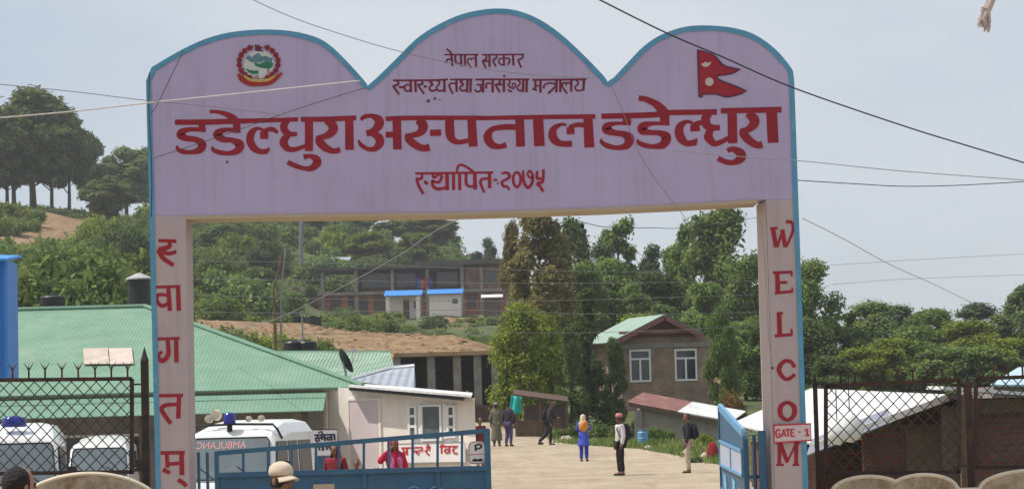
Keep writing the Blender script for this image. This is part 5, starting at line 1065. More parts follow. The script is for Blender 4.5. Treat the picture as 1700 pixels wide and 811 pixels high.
def pole(label, pts, Y, r, m, arms=()):
    p0 = pt(*pts[0], Y); g = ground(p0.x, Y); t = thing('utility_pole', label, 'pole', (p0.x, Y, g))
    P = [pt(a, b, Y) for a, b in pts]; P[0].z = g - .2; mb = MB(); mb.tube(P, [r * (1.1 - .35 * i / max(1, len(P) - 1)) for i in range(len(P))], 7); mb.build('shaft', M[m], t)
    for (a, b), (c, d) in arms: mb = MB(); mb.tube([pt(a, b, Y), pt(c, d, Y)], r * .6, 5); mb.build('stay', M[m], t)
    return t
pole('tall thin pale pole leaning on the slope above the green roof', [(462, 585), (467, 480), (474, 410)], 95, .045, 'wiregrey')
pole('bent dark pole beside the thin pale pole above the green roof', [(458, 585), (456, 520), (454, 478)], 95, .06, 'wood', [((454, 478), (463, 446)), ((463, 446), (469, 420))])
pole('slim pole behind the small black tanks', [(503, 582), (502, 540), (501, 515)], 100, .04, 'wiregrey')
pole('grey pole rising through the trees above the brick building', [(499, 425), (500, 385), (501, 340)], 330, .28, 'wiregrey')
cl = thing('turquoise_cloth', 'turquoise cloth hanging from the roadside stall roof', 'cloth', pt(856, 690, 114.6))
mb = MB(); n = 10; vs = []
for j in range(7):
    for i in range(n): u, v = i / (n - 1), j / 6; p = pt(849 + 17 * u + 3 * v * (u - .5) - 2 * v, 656 + 2 * u + 31 * v - 3 * v * u, 114.6); vs.append((p.x, p.y + .12 * math.sin(u * 9 + v), p.z))
mb.add(vs, [(j*n+i, j*n+i+1, (j+1)*n+i+1, (j+1)*n+i) for j in range(6) for i in range(n - 1)]); o = mb.build('fabric', M['tarp'], cl, smooth=True); o.modifiers.new('Solidify', 'SOLIDIFY').thickness = .02
# ------------------------------------------------------------------ trees and shrubs
bush_later = []
def crown_mesh(name, seed, clumps, per, size, m, flat=.55, droop=0, elong=1.0):
    """clumps: list of (centre, radius); leaves scattered through each clump, denser at its skin"""
    g = np.random.default_rng(seed); V = []; 
    for c, r in clumps:
        n = per
        d = g.normal(size=(n, 3)); d /= np.linalg.norm(d, axis=1)[:, None]
        rad = g.random(n) ** .45 * r * (1 + .25 * g.normal(size=n))
        P = np.array(c) + d * rad[:, None] * np.array([1, 1, flat + .25])
        N = d * .7 + g.normal(size=(n, 3)) * .55 + np.array([0, 0, .55]); N /= np.linalg.norm(N, axis=1)[:, None]
        A_ = np.cross(N, g.normal(size=(n, 3))); A_ /= np.linalg.norm(A_, axis=1)[:, None]; B_ = np.cross(N, A_)
        s = size * (.55 + .9 * g.random(n))[:, None]
        a, b = A_ * s * elong, B_ * s * .55
        dr = np.array([0, 0, -droop]) * s
        V.append(np.stack([P - a + dr, P - b * 1.0, P + a + dr, P + b * 1.0], 1))
    V = np.concatenate(V).reshape(-1, 3); nq = len(V) // 4
    me = bpy.data.meshes.new(name); me.vertices.add(len(V)); me.vertices.foreach_set('co', V.ravel().astype(np.float32))
    me.loops.add(nq * 4); me.loops.foreach_set('vertex_index', np.arange(nq * 4)); me.polygons.add(nq); me.polygons.foreach_set('loop_start', np.arange(nq) * 4); me.polygons.foreach_set('loop_total', np.full(nq, 4))
    me.update(calc_edges=True); me.materials.append(m); return me
def tree_proto(kind, seed):
    """nominal 10 m tall, crown about 6 m across; trunk with limbs reaching the clumps"""
    r = random.Random(seed); cl = []; H = 10
    if kind == 'pine':
        for k in range(40):
            z = r.uniform(.30, 1.0); a = r.random() * 6.28; w_ = (1.08 - abs(z - .66) * 1.35) * 2.9 * r.uniform(.8, 1.15) * min(1, (1.03 - z) * 3.4) ** .6; q = w_ * r.random() ** .5
            cl.append(((q * math.cos(a), q * math.sin(a), z * H - .3), r.uniform(.6, 1.15)))
        per, sz, m, fl, el, bk = 630, 0.192, 'l_pine', .45, 1.5, 'bark'
    elif kind == 'cypress':
        for k in range(34):
            z = r.uniform(.06, 1.0); a = r.random() * 6.28; w_ = 1.9 * (1 - z) ** .6 + .25; q = w_ * r.random() ** .5
            cl.append(((q * math.cos(a), q * math.sin(a), z * H), r.uniform(.5, .95) * (1.15 - .5 * z)))
        per, sz, m, fl, el, bk = 630, 0.126, 'l_dark', .9, 1.3, 'bark'
    elif kind in ('broad', 'yellow', 'round', 'darkbroad'):
        for k in range(50 if kind != 'round' else 44):
            z = r.uniform(.10, .97); a = r.random() * 6.28; w_ = 3.1 * math.sin(math.pi * min(1, (z + .14) / 1.16)) ** .65 * r.uniform(.8, 1.12); q = w_ * r.random() ** .45
            cl.append(((q * math.cos(a), q * math.sin(a), z * H), r.uniform(.65, 1.25)))
        m = {'broad': 'l_mid', 'yellow': 'l_yel', 'round': 'l_mid', 'darkbroad': 'l_dark'}[kind]; per, sz, fl, el, bk = 560, .16, .6, 1.1, 'bark'
    elif kind == 'olive':
        for k in range(38):
            z = r.uniform(.16, 1.0); a = r.random() * 6.28; w_ = 2.7 * (1.04 - z) ** .5 * (1 if z > .3 else .75) + .2; q = w_ * r.random() ** .5
            cl.append(((q * math.cos(a), q * math.sin(a), z * H), r.uniform(.5, 1.0)))
        per, sz, m, fl, el, bk = 525, 0.148, 'l_olive', .8, 1.2, 'bark'
    elif kind == 'airy':
        for k in range(26):
            z = r.uniform(.15, 1.0); a = r.random() * 6.28; w_ = 2.6 * (1.02 - z) ** .62 + .15; q = w_ * r.random() ** .6
            cl.append(((q * math.cos(a), q * math.sin(a), z * H), r.uniform(.4, .85)))
        per, sz, m, fl, el, bk = 399, 0.141, 'l_mid', .7, 1.3, 'barkpale'
    elif kind == 'greytop':
        for k in range(26):
            z = r.uniform(.1, 1.0); a = r.random() * 6.28; w_ = 2.4 * (1.02 - z) ** .6 + .15; q = w_ * r.random() ** .6
            cl.append(((q * math.cos(a), q * math.sin(a), z * H), r.uniform(.45, .9)))
        per, sz, m, fl, el, bk = 420, 0.133, 'l_grey', .7, 1.3, 'barkpale'
    cm = [crown_mesh('crown', seed * 7 + 1, cl, per, sz, M[m], fl, .3 if kind == 'pine' else .1, el)]
    mb = MB(); lean = [(0, 0, -.6), (r.uniform(-.1, .1), 0, 1.5), (r.uniform(-.25, .25), r.uniform(-.2, .2), 4.5), (r.uniform(-.3, .3), r.uniform(-.3, .3), 7.5), (r.uniform(-.3, .3), 0, 9.4)]
    mb.tube(catmull(lean, 3), [.27 - .24 * i / 12 for i in range(13)], 7)
    for c, rr in cl:
        if r.random() < .75:
            z = max(1.2, c[2] - r.uniform(.4, 1.8)); b = Vector((lean[2][0] * z / 6, lean[2][1] * z / 6, z)); mid = b.lerp(Vector(c), .55) + Vector((0, 0, -.2)); mb.tube([b, mid, Vector(c)], [.085, .055, .02], 5, False)
    tm = mb.build('trunk', M[bk], None); t0 = tm.data; bpy.data.objects.remove(tm)
    return t0, cm[0]
_protos = {}
def tree(kind, px, ptop, Y, wpx, label, cat='tree', name=None, group=None, var=0, pbase=None, wood=True):
    key = (kind, var)
    if key not in _protos: _protos[key] = tree_proto(kind, 11 + 13 * var + sum(map(ord, kind)))
    tm, cm = _protos[key]; p = at(px, ptop, Y); zb = ground(p.x, Y); h = max(1.0, p.z - zb)
    if pbase: zb = at(px, pbase, Y).z; h = p.z - zb
    t = thing(name or {'pine': 'pine_tree', 'cypress': 'cypress_tree'}.get(kind, 'leafy_tree'), label, cat, (p.x, Y, zb), rnd.random() * 6.28, group)
    sw = wpx / ppm(Y) / {'pine': 6.6, 'cypress': 4.4, 'airy': 5.4, 'greytop': 5.2, 'olive': 6.0}.get(kind, 7.0); t.scale = (sw, sw, h / 10.3)
    for nm, md in (('trunk', tm), ('crown', cm)):
        o = bpy.data.objects.new(nm, md); COL.objects.link(o); o.parent = t
    return t
# pines on the left skyline
LP = [(84, 188, 292, 90, 'pine crown between the tallest pine and the broad dark one', 1), (22, 172, 270, 110, 'pine just left of the tallest one', 0), (-25, 165, 265, 120, 'tall pine cut by the left edge of the picture', 0), (52, 148, 275, 165, 'tallest rounded pine on the left skyline', 1), (112, 182, 285, 84, 'broad dark pine right of the tallest one', 0), (150, 222, 300, 60, 'slender pine with a thin top and sky between its branches', 1),
      (208, 240, 330, 100, 'brownish pine left of the arch with bare lower trunk', 0), (240, 246, 340, 70, 'pine half hidden by the left edge of the arch', 1), (178, 290, 262, 95, 'lower dark pine in front of the gap beside the arch', 0), (10, 200, 290, 90, 'rear pine filling the left corner of the skyline', 1)]
for px, tp, Y, wd, l, v in LP: tree('pine', px, tp, Y + 58, wd * 1.05, l, group='pines on the left skyline', var=v)
HP = [(335, 345, 380, 95, 'dark pine behind the left end of the arch beam', 0), (395, 335, 400, 110, 'tall dark pine behind the emblem end of the beam', 1), (455, 340, 395, 100, 'dark pine left of the grey pole on the hill', 0), (530, 342, 410, 90, 'dark pine right of the grey pole on the hill', 1), (585, 348, 415, 80, 'pine above the tiny hut on the hill', 0), (650, 345, 405, 95, 'pine before the last one on the hill skyline', 1), (712, 348, 400, 95, 'last pine on the hill skyline with sky behind its ragged edge', 0), (735, 365, 410, 60, 'small ragged pine at the end of the hill skyline', 1), (610, 385, 360, 90, 'bright round tree below the hill pines', 2)]
for px, tp, Y, wd, l, v in HP: tree('pine' if v < 2 else 'yellow', px, tp, Y, wd, l, group='trees on the hill behind the beam', var=v % 2)
for px, tp, Y, wd, l, k in [(365, 372, 330, 90, 'mid green bushy tree on the upper left slope', 'broad'), (440, 395, 300, 80, 'dark bushy tree left of the bent pole', 'darkbroad'), (430, 440, 250, 75, 'dark thicket tree behind the thin pale pole', 'darkbroad'), (560, 372, 370, 80, 'leafy tree above the brick building left end', 'broad'), (515, 470, 302, 28, 'slim dark tree at the left corner of the brick building', 'darkbroad'), (690, 385, 370, 80, 'yellow green tree above the roof of the brick building', 'yellow'), (815, 390, 335, 60, 'pale round tree right of the rooftop tank', 'greytop'), (340, 430, 280, 80, 'low leafy tree beside the left pillar on the slope', 'broad')]:
    tree(k, px, tp, Y, wd, l, var=0, group='trees on the wooded slope')
for px, Y, s in ((4, 290, 4.5), (26, 294, 5), (40, 298, 4), (18, 275, 3), (45, 280, 3.2), (-10, 268, 4), (165, 300, 5)):
    p = at(px, 380, Y); bush_later.append(('g' if s < 4.5 else 'y', p.x, Y, s, s * .62))
# middle group
tree('olive', 893, 343, 165, 130, 'tall olive brown tree in the middle of the gateway', var=0)
tree('olive', 850, 372, 172, 60, 'narrow brownish tree beside the tall olive brown tree', var=1)
tree('darkbroad', 950, 362, 200, 90, 'dark green tree behind the tall olive brown tree', var=1)
tree('yellow', 868, 500, 124, 120, 'yellow green bushy tree over the roadside stall', var=0)
tree('yellow', 905, 520, 127, 80, 'smaller yellow green tree between bushy tree and cypress', var=1)
tree('cypress', 968, 478, 121, 80, 'dark dense evergreen beside the brick house', var=0)
tree('cypress', 945, 540, 119, 55, 'low dark evergreen left of the dense one', var=1)
tree('darkbroad', 1018, 560, 122, 48, 'dark shrubby tree hiding the left corner of the brick house', var=1)
tree('round', 965, 425, 170, 90, 'mid green tree left of the gable roof', var=1)
tree('airy', 1025, 352, 190, 110, 'light airy tree with a tall thin top against the sky', var=0)
tree('broad', 1010, 430, 175, 120, 'leafy tree behind the gable roof left end', var=1)
tree('darkbroad', 1085, 440, 180, 120, 'dark leafy tree behind the ridge of the gable roof', var=0)
tree('greytop', 1075, 400, 200, 95, 'grey green tree in the dip of the tree line', var=0)
tree('broad', 1195, 338, 185, 170, 'tall broad leafy tree left of the right pillar', var=0)
tree('broad', 1120, 410, 195, 100, 'leafy tree on the left shoulder of the tall broad one', var=1)
tree('broad', 1170, 470, 155, 130, 'low spreading leafy tree behind the brick house', var=2)
tree('airy', 1140, 372, 192, 100, 'loose pale tree filling the gap left of the tall broad one', var=1)
tree('yellow', 1060, 520, 150, 110, 'yellowish tree just behind the left slope of the gable roof', var=1)
tree('broad', 905, 440, 172, 90, 'leafy tree between the olive brown tree and the yellow green one', var=2)
tree('greytop', 1000, 395, 205, 80, 'grey green tree left of the light airy one', var=1)
tree('broad', 1240, 420, 165, 110, 'leafy tree right behind the inner edge of the right pillar', var=0)
tree('broad', 1196, 508, 121, 62, 'leafy tree overlapping the right end of the brick house', var=1)
tree('round', 1235, 530, 140, 100, 'rounded green tree right of the brick house', var=0)
tree('darkbroad', 1100, 505, 150, 90, 'dark tree just above the gable ridge', var=1)
tree('airy', 1050, 470, 168, 90, 'pale leafy tree just left of the gable ridge', var=1)
# right tree line
RT = [('greytop', 1620, 505, 205, 110, 'grey green tree rising behind the yellowish one', 1), ('broad', 1520, 540, 172, 110, 'mid green tree filling the line below the greyish tree', 2), ('round', 1635, 575, 158, 120, 'rounded low tree left of the brick store roof', 0), ('yellow', 1430, 575, 158, 100, 'light green low tree between pillar and white roof', 0), ('broad', 1345, 432, 170, 110, 'tall leafy tree leaning out right of the right pillar', 1), ('darkbroad', 1330, 520, 160, 110, 'dark leafy tree beside the right pillar', 0), ('round', 1445, 500, 190, 110, 'rounded tree of the right tree line nearest the pillar', 0), ('greytop', 1505, 502, 200, 90, 'greyish tree of the right tree line with open top', 0), ('broad', 1550, 512, 185, 110, 'broad green tree in the middle of the right tree line', 1), ('yellow', 1610, 530, 180, 110, 'yellowish tree in the right tree line', 0), ('airy', 1660, 522, 195, 80, 'thin topped tree near the right end of the tree line', 1), ('darkbroad', 1712, 470, 200, 110, 'tall dark tree at the right edge of the picture', 1), ('broad', 1400, 540, 170, 100, 'mid green tree in the gap right of the pillar', 0), ('yellow', 1480, 560, 165, 120, 'low light green tree below the greyish one', 1), ('round', 1570, 570, 160, 120, 'low rounded tree behind the white sheet roof', 1), ('yellow', 1670, 560, 160, 120, 'low light green tree behind the brick store', 1), ('darkbroad', 1380, 590, 150, 90, 'low dark tree close right of the pillar', 1)]
for k, px, tp, Y, wd, l, v in RT: tree(k, px, tp, Y, wd * 1.2, l, group='right hand tree line', var=v)
# shrubs: shared proto of low bush
def bush_proto(seed, m, size=.115):
    r = random.Random(seed); cl = [((r.uniform(-1.2, 1.2), r.uniform(-1.0, 1.0), r.uniform(.25, 1.25)), r.uniform(.45, .8)) for _ in range(12)]
    cm = crown_mesh('foliage', seed, cl, 420, size, M[m], .7, .1, 1.2); mb = MB()
    for c, q in cl[:7]: mb.tube([(0, 0, -.5), (c[0] * .4, c[1] * .4, c[2] * .4), c], [.05, .035, .012], 5, False)
    o = mb.build('stem', M['bark'], None); s = o.data; bpy.data.objects.remove(o); return s, cm
BP = {k: bush_proto(90 + i, m) for i, (k, m) in enumerate((('g', 'l_bush'), ('m', 'l_mid'), ('d', 'l_dark'), ('y', 'l_yel'), ('o', 'l_orange'), ('gr', 'l_grey')))}
def bush(k, x, y, w_, h_, label, group=None, name='shrub', sink=.15):
    s, c = BP[k]; t = thing(name, label, 'shrub', (x, y, ground(x, y) - sink * h_), rnd.random() * 6.28, group); t.scale = (w_ / 3.2, w_ / 3.2, h_ / 1.75)
    for nm, md in (('stem', s), ('foliage', c)): o = bpy.data.objects.new(nm, md); COL.objects.link(o); o.parent = t
    return t
def bpx(k, px, pb, Y, wpx, hpx, label, **kw): p = at(px, pb, Y); return bush(k, p.x, Y, wpx / ppm(Y), hpx / ppm(Y), label, **kw)
bpx('o', 1212, 680, 112, 62, 80, 'orange brown shrub between the brick house and the right pillar')
for px, Y, wd, hh, l in ((1082, 101, 30, 30, 'left of two small round green shrubs in front of the low shed'), (1105, 101, 34, 26, 'right of two small round green shrubs in front of the low shed')):
    bpx('m', px, 738, Y, wd, hh, l)
bpx('gr', 1055, 660, 118, 26, 26, 'pale leafy plant below the left window of the brick house')
for px, Y, wd, hh, k, l in ((965, 112, 60, 38, 'd', 'dark shrub at the foot of the evergreens'), (1005, 108, 56, 36, 'd', 'dark shrub left of the low shed by the road'), (1030, 106, 40, 30, 'g', 'green shrub behind the man in the white shirt'), (930, 113, 40, 22, 'g', 'low green shrub beside the roadside stall'), (1170, 98, 30, 22, 'y', 'low yellow green plant beside the low shed wall'), (1155, 84, 22, 14, 'gr', 'small weed at the road edge behind the opened leaf')):
    p = at(px, 720, Y); bush(k, p.x, Y, wd / ppm(Y), hh / ppm(Y), l)
bpx('y', 190, 690, 56, 44, 46, 'thin yellowish shrub growing up behind the left mesh fence', sink=0); bpx('o', 1382, 770, 33.5, 40, 30, 'scruffy weed at the foot of the right pillar', sink=0); bpx('g', 1368, 800, 31.6, 40, 40, 'green weed growing beside the dark post of the right pillar', sink=0)
# hillside undergrowth: single shrubs one could count, alike
n_ = 0; g_ = random.Random(5)
while n_ < 260:
    px, Y = g_.uniform(-40, 880), g_.uniform(120, 400); p = at(px, 500, Y); z = ground(p.x, Y)
    d = dm[np.argmin((Q[:, 0] - p.x) ** 2 + (Q[:, 1] - Y) ** 2)]
    if d > .1 or (205 < Y < 322 and px > 470) or (215 < Y < 345 and px < 165) or (Y > 280 and px < 245) or (Y < 156 and px > 560): continue
    v = (at(px, 400, Y).z - z)
    s = g_.uniform(3.0, 6.5); h = s * g_.uniform(.5, .85)
    if 120 < Y < 220 and px > 250: s *= .5; h *= .5
    bush(g_.choice('ggggmmdyd'), p.x, Y, s, h, 'green shrub among many alike on the wooded hillside', group='hillside undergrowth shrubs', sink=.25); n_ += 1
for k_, x, y, a, b in bush_later: bush(k_, x, y, a, b, 'small shrub on the grassy bank under the left pines, among several alike', group='shrubs under the left pines', sink=.2)
for i in range(34):
    px = g_.uniform(545, 850); Y = g_.uniform(232, 292); p = at(px, 540, Y); bush(g_.choice('ggmyd'), p.x, Y, g_.uniform(2.0, 4.2), g_.uniform(.8, 1.7), 'low green shrub among several alike on the bank below the brick building', group='shrubs on the bank below the brick building', sink=.25)
# grass along the verge and on the slopes
def grass(name, spots, hgt, m):
    g = np.random.default_rng(3); V = []
    for x, y, r_, n in spots:
        for _ in range(n):
            a = g.random() * 6.28; q = r_ * g.random() ** .5; bx, by = x + q * math.cos(a), y + q * math.sin(a); z = ground(bx, by) + .01; h = hgt * (.5 + g.random()); t = g.random() * 6.28; w_ = h * .12; lx, ly = math.cos(t) * h * .45, math.sin(t) * h * .45
            V += [(bx - w_ * math.sin(t), by + w_ * math.cos(t), z), (bx + w_ * math.sin(t), by - w_ * math.cos(t), z), (bx + lx, by + ly, z + h)]
    mb = MB(); mb.add(V, [(3*i, 3*i+1, 3*i+2) for i in range(len(V) // 3)]); o = mb.build(name, m); return tag(o, kind='stuff')
sp = []
for a, b in zip(edge, edge[1:]):
    for k in range(7): q = a.lerp(b, k / 7); sp.append((q.x + .6, q.y + 1.2, 1.0, 70)); sp.append((q.x + 1.6, q.y + 2.5, 1.3, 50))
grass('verge_grass', sp, .2, M['l_bush'])
# low scrub matting the slopes
g = np.random.default_rng(8); cl = []
while len(cl) < 1500:
    px, Y = g.uniform(-60, 900), g.uniform(118, 420); p = at(px, 500, Y); d = dm[np.argmin((Q[:, 0] - p.x) ** 2 + (Q[:, 1] - Y) ** 2)]
    if d > .3 or (294 < Y < 322 and px > 495) or (Y < 156 and px > 560): continue
    cl.append(((p.x, Y, ground(p.x, Y) + .1), g.uniform(.5, 1.5) * (.6 if Y < 300 and px > 495 else 1)))
sm = crown_mesh('hillside_scrub', 4, cl, 75, .2, M['l_bush'], .2, .1, 1.2); o = bpy.data.objects.new('hillside_scrub', sm); COL.objects.link(o); tag(o, kind='stuff')
g = np.random.default_rng(21); mb = MB(); k_ = 0
while k_ < 2600:
    px, Y = g.uniform(300, 860), g.uniform(150, 215); p = at(px, 560, Y); d = dm[np.argmin((Q[:, 0] - p.x) ** 2 + (Q[:, 1] - Y) ** 2)]
    if d < .6 or (Y < 152 and px > 640): continue
    s = .05 + .22 * g.random() ** 4; z = ground(p.x, Y); v = [(p.x + s * (dx + g.uniform(-.3, .3)), Y + s * (dy + g.uniform(-.3, .3)), z - .04 + .7 * s * (dz + g.uniform(-.2, .2))) for dx, dy, dz in ((-1,-1,0),(1,-1,0),(1,1,0),(-1,1,0),(-.5,-.5,.7),(.5,-.5,.7),(.5,.5,.8),(-.5,.5,.7))]
    mb.add(v, [(4,5,6,7),(0,1,5,4),(1,2,6,5),(2,3,7,6),(3,0,4,7)]); k_ += 1
tag(mb.build('soil_clods', mat('soil_clods', (.25, .165, .09), .95, .35, .5)), kind='stuff')
# stones at the verge
for i, (px, py, s) in enumerate(((1140, 757, .22), (1175, 764, .3), (1020, 742, .2), (985, 738, .25), (940, 735, .3), (925, 722, .25), (1075, 748, .18))):
    p = hit(px, py - 3); mb = MB(); mb.ball((0, 0, s * .25), (s, s * .8, s * .55), 9, 6); g = random.Random(i); mb.v = [tuple(c * g.uniform(.8, 1.15) for c in q) for q in mb.v]
    o = mb.build('stone', M['stone'], None); o.location = (p.x, p.y, ground(p.x, p.y)); tag(o, 'rough pale stone lying on the grassy edge of the road', 'stone', 'stones along the road edge')
sk_ = hit(866, 709); s1 = thing('paving_slab', 'pale flat slab lying on the grass below the turquoise cloth', 'slab', (sk_.x, sk_.y, ground(sk_.x, sk_.y) + .02)); mb = MB(); mb.prism([(-.8, -.1), (.2, -.5), (.85, .1), (-.1, .5)], lambda x, y: Vector((sk_.x + x, sk_.y + y * 1.6, sk_.z + .25)), (0, 0, .1)); mb.build('top', M['plinthcap'], s1)
mb = MB(); mb.box((sk_.x - .4, sk_.y - .3, sk_.z - .1), (sk_.x + .4, sk_.y + .3, sk_.z + .25)); mb.build('support', M['concrete'], s1)
p = hit(1192, 764); rs_ = thing('red_sack', 'bright red cloth bundle on the verge beside the opened gate leaf', 'sack', (p.x, p.y + 2, ground(p.x, p.y + 2))); mb = MB(); mb.lathe([(.24, 0), (.27, .12), (.2, .34), (.13, .5), (.05, .58)], rs_.location, 12, sy=.8); g = random.Random(4); mb.v = [(a + g.uniform(-.03, .03), b, c + g.uniform(-.03, .03)) for a, b, c in mb.v]; mb.build('bundle', cloth('scarlet', (.22, .015, .02)), rs_, smooth=True)
p = hit(1070, 742); bk_ = thing('blue_drum', 'small blue plastic drum beside the low shed post', 'drum', (p.x, p.y + 1.2, ground(p.x, p.y + 1.2))); mb = MB(); mb.lathe([(.17, 0), (.2, .03), (.2, .25), (.215, .27), (.2, .29), (.2, .5), (.17, .54)], bk_.location, 14); mb.build('drum_body', M['gatelight'], bk_)
mb = MB(); mb.lathe([(.17, .54), (.18, .58), (.12, .6)], bk_.location, 12); mb.build('lid', M['gateblue'], bk_)
for px, py, l, s in ((1390, 716, 'white bag hanging near the brick shed, left of two', .16), (1411, 707, 'white bag hanging near the brick shed, right of two', .19)):
    p = at(px, py, 36); o = thing('white_bag', l, 'bag', p); mb = MB(); mb.lathe([(s * .3, -s * 1.1), (s * .8, -s * .9), (s, -.2 * s), (s * .7, s * .6), (s * .2, s * 1.0)], p, 12, sy=.6); g = random.Random(px); mb.v = [(a + g.uniform(-.02, .02), b, c + g.uniform(-.02, .02)) for a, b, c in mb.v]; mb.build('sack', M['white'], o, smooth=True)
    mb = MB(); mb.tube([p + Vector((0, 0, s)), p + Vector((0, 0, s + .5))], .008, 4); mb.build('cord', M['black'], o)

# ------------------------------------------------------------------ people
def skin_mesh(name, V, Ed, Rd, m, parent, root=0, sub=2):
    me = bpy.data.meshes.new(name); me.from_pydata([tuple(v) for v in V], Ed, []); o = bpy.data.objects.new(name, me); COL.objects.link(o)
    o.modifiers.new('Skin', 'SKIN').use_smooth_shade = True; o.modifiers.new('Sub', 'SUBSURF').levels = sub
    for i, v in enumerate(me.skin_vertices[0].data):
        r = Rd[i]; v.radius = r if isinstance(r, tuple) else (r, r); v.use_root = (i == root)
    dg = bpy.context.evaluated_depsgraph_get(); dg.update(); nm = bpy.data.meshes.new_from_object(o.evaluated_get(dg)); bpy.data.objects.remove(o); bpy.data.meshes.remove(me)
    nm.materials.clear(); nm.materials.append(m); nm.name = name
    if name != 'body':
        for v in nm.vertices: q = v.co * 9; v.co += v.normal * (.012 * mnoise.noise(Vector((q.x * 1.6, q.y * 1.6, q.z * .8)) + Vector((parent.location.x, 0, 0))) + .006 * mnoise.noise(v.co * 26))
    o = bpy.data.objects.new(name, nm); COL.objects.link(o); o.parent = parent; return o
def merge(o, mb):
    """append more geometry to an existing mesh object"""
    bm = bmesh.new(); bm.from_mesh(o.data); vs = [bm.verts.new(v) for v in mb.v]
    for f in mb.f: bm.faces.new([vs[i] for i in f]).smooth = True
    bmesh.ops.recalc_face_normals(bm, faces=bm.faces); bm.to_mesh(o.data); bm.free()
def person(label, px, py, yaw, H=1.65, pos=None, top=(.3, .3, .3), bottom=(.05, .05, .06), dress=None, coat=False, head='hair', headcol=None, arms=None, legs=None, bag=None, skin='skin', lean=0, wrap=None, sit=False, longsleeve=True, wd=1.0, stole=None):
    p = Vector(pos) if pos else hit(px, py)
    t = thing('person', label, 'person', p, yaw, 'people around the hospital gate'); s = H / 1.70; t.scale = (s * wd, s * wd, s)
    pid = label[:12]
    L = lambda z, y=0: Vector((0, y - lean * max(0, z - .93), z))
    A_ = arms or {}; G_ = legs or {}
    J = {'pelvis': L(.95), 'belly': L(1.12), 'chest': L(1.32), 'neck': L(1.45, .01), 'head': L(1.60, -.015)}
    for sd, k in ((-1, 'r'), (1, 'l')):
        J['sh' + k] = L(1.39, .0) + Vector((sd * .165, 0, 0)); J['el' + k] = Vector(A_.get('el' + k, J['sh' + k] + Vector((sd * .065, .03, -.27)))); J['wr' + k] = Vector(A_.get('wr' + k, J['el' + k] + Vector((sd * .0, -.07, -.24))))
        J['hip' + k] = Vector((sd * .09, 0, .90)); J['kn' + k] = Vector(G_.get('kn' + k, (sd * .095, -.015, .50))); J['an' + k] = Vector(G_.get('an' + k, (sd * .10, .02, .085))); 
        tv = G_.get('toe' + k); J['to' + k] = Vector(tv) if tv else J['an' + k] + Vector((sd * .02, -.16, -.05)); J['he' + k] = J['an' + k] + Vector((0, .055, -.045))
    names = ['pelvis', 'belly', 'chest', 'neck', 'shr', 'elr', 'wrr', 'shl', 'ell', 'wrl', 'hipr', 'knr', 'anr', 'tor', 'hipl', 'knl', 'anl', 'tol', 'her', 'hel']
    ix = {n: i for i, n in enumerate(names)}; rad = dict(pelvis=(.135, .10), belly=(.125, .095), chest=(.145, .105), neck=.052, shr=.06, shl=.06, elr=.042, ell=.042, wrr=.030, wrl=.030, hipr=.085, hipl=.085, knr=.056, knl=.056, anr=.04, anl=.04, tor=.032, tol=.032, her=.035, hel=.035)
    ed = [('pelvis','belly'),('belly','chest'),('chest','neck'),('chest','shr'),('shr','elr'),('elr','wrr'),('chest','shl'),('shl','ell'),('ell','wrl'),('pelvis','hipr'),('hipr','knr'),('knr','anr'),('anr','tor'),('pelvis','hipl'),('hipl','knl'),('knl','anl'),('anl','tol'),('anr','her'),('anl','hel')]
    b = skin_mesh('body', [J[n] for n in names], [(ix[a], ix[c]) for a, c in ed], [rad[n] for n in names], M[skin], t)
    hd = J['head']; mb = MB()
    mb.ball(hd + Vector((0, .012, .02)), (.076, .094, .105), 14, 10); mb.ball(hd + Vector((0, -.03, -.045)), (.055, .062, .065), 12, 8)      # skull, jaw
    mb.tube([J['neck'] - Vector((0, 0, .05)), hd + Vector((0, .012, -.04))], .052, 9)
    mb.add([hd + Vector(v) for v in ((-.008, -.086, .02), (.008, -.086, .02), (.019, -.088, -.028), (-.019, -.088, -.028), (0, -.112, -.022))], [(0,1,4), (1,2,4), (2,3,4), (3,0,4)])   # nose
    for sd in (-1, 1): mb.ball(hd + Vector((sd * .077, .015, -.005)), (.012, .022, .032), 7, 5)
    for sd, k in ((-1, 'r'), (1, 'l')):                     # palm, four fingers, thumb
        w_ = J['wr' + k]; d = (w_ - J['el' + k]).normalized(); sx = Vector((0, 1, 0)) if abs(d.y) < .8 else Vector((1, 0, 0)); sx = (sx - d * sx.dot(d)).normalized(); nrm_ = d.cross(sx)
        mb.tube([w_ - d * .02, w_ + d * .03, w_ + d * .085], [.026, .034, .036], 8)
        for f, ln in zip((-1.5, -.5, .5, 1.5), (.065, .082, .088, .072)): q = w_ + d * .08 + sx * f * .018; mb.tube([q, q + d * ln * .55, q + d * ln * .9 + nrm_ * .022 * -sd], [.0095, .009, .007], 6)
        q = w_ + d * .02 - sx * .026; mb.tube([q, q + d * .035 - sx * .022, q + d * .07 - sx * .022], [.012, .011, .008], 6)
    merge(b, mb)
    mb = MB()
    for sd in (-1, 1): mb.ball(hd + Vector((sd * .03, -.083, .008)), (.013, .006, .008), 7, 5)
    mb.bar(hd + Vector((-.022, -.0905, -.058)), hd + Vector((.022, -.0905, -.058)), .008, .006); mb.build('facial_features', M['hair'], b, world=False)
    # clothing
    tm_ = cloth('top_' + pid, top); bm_ = cloth('bottom_' + pid, bottom)
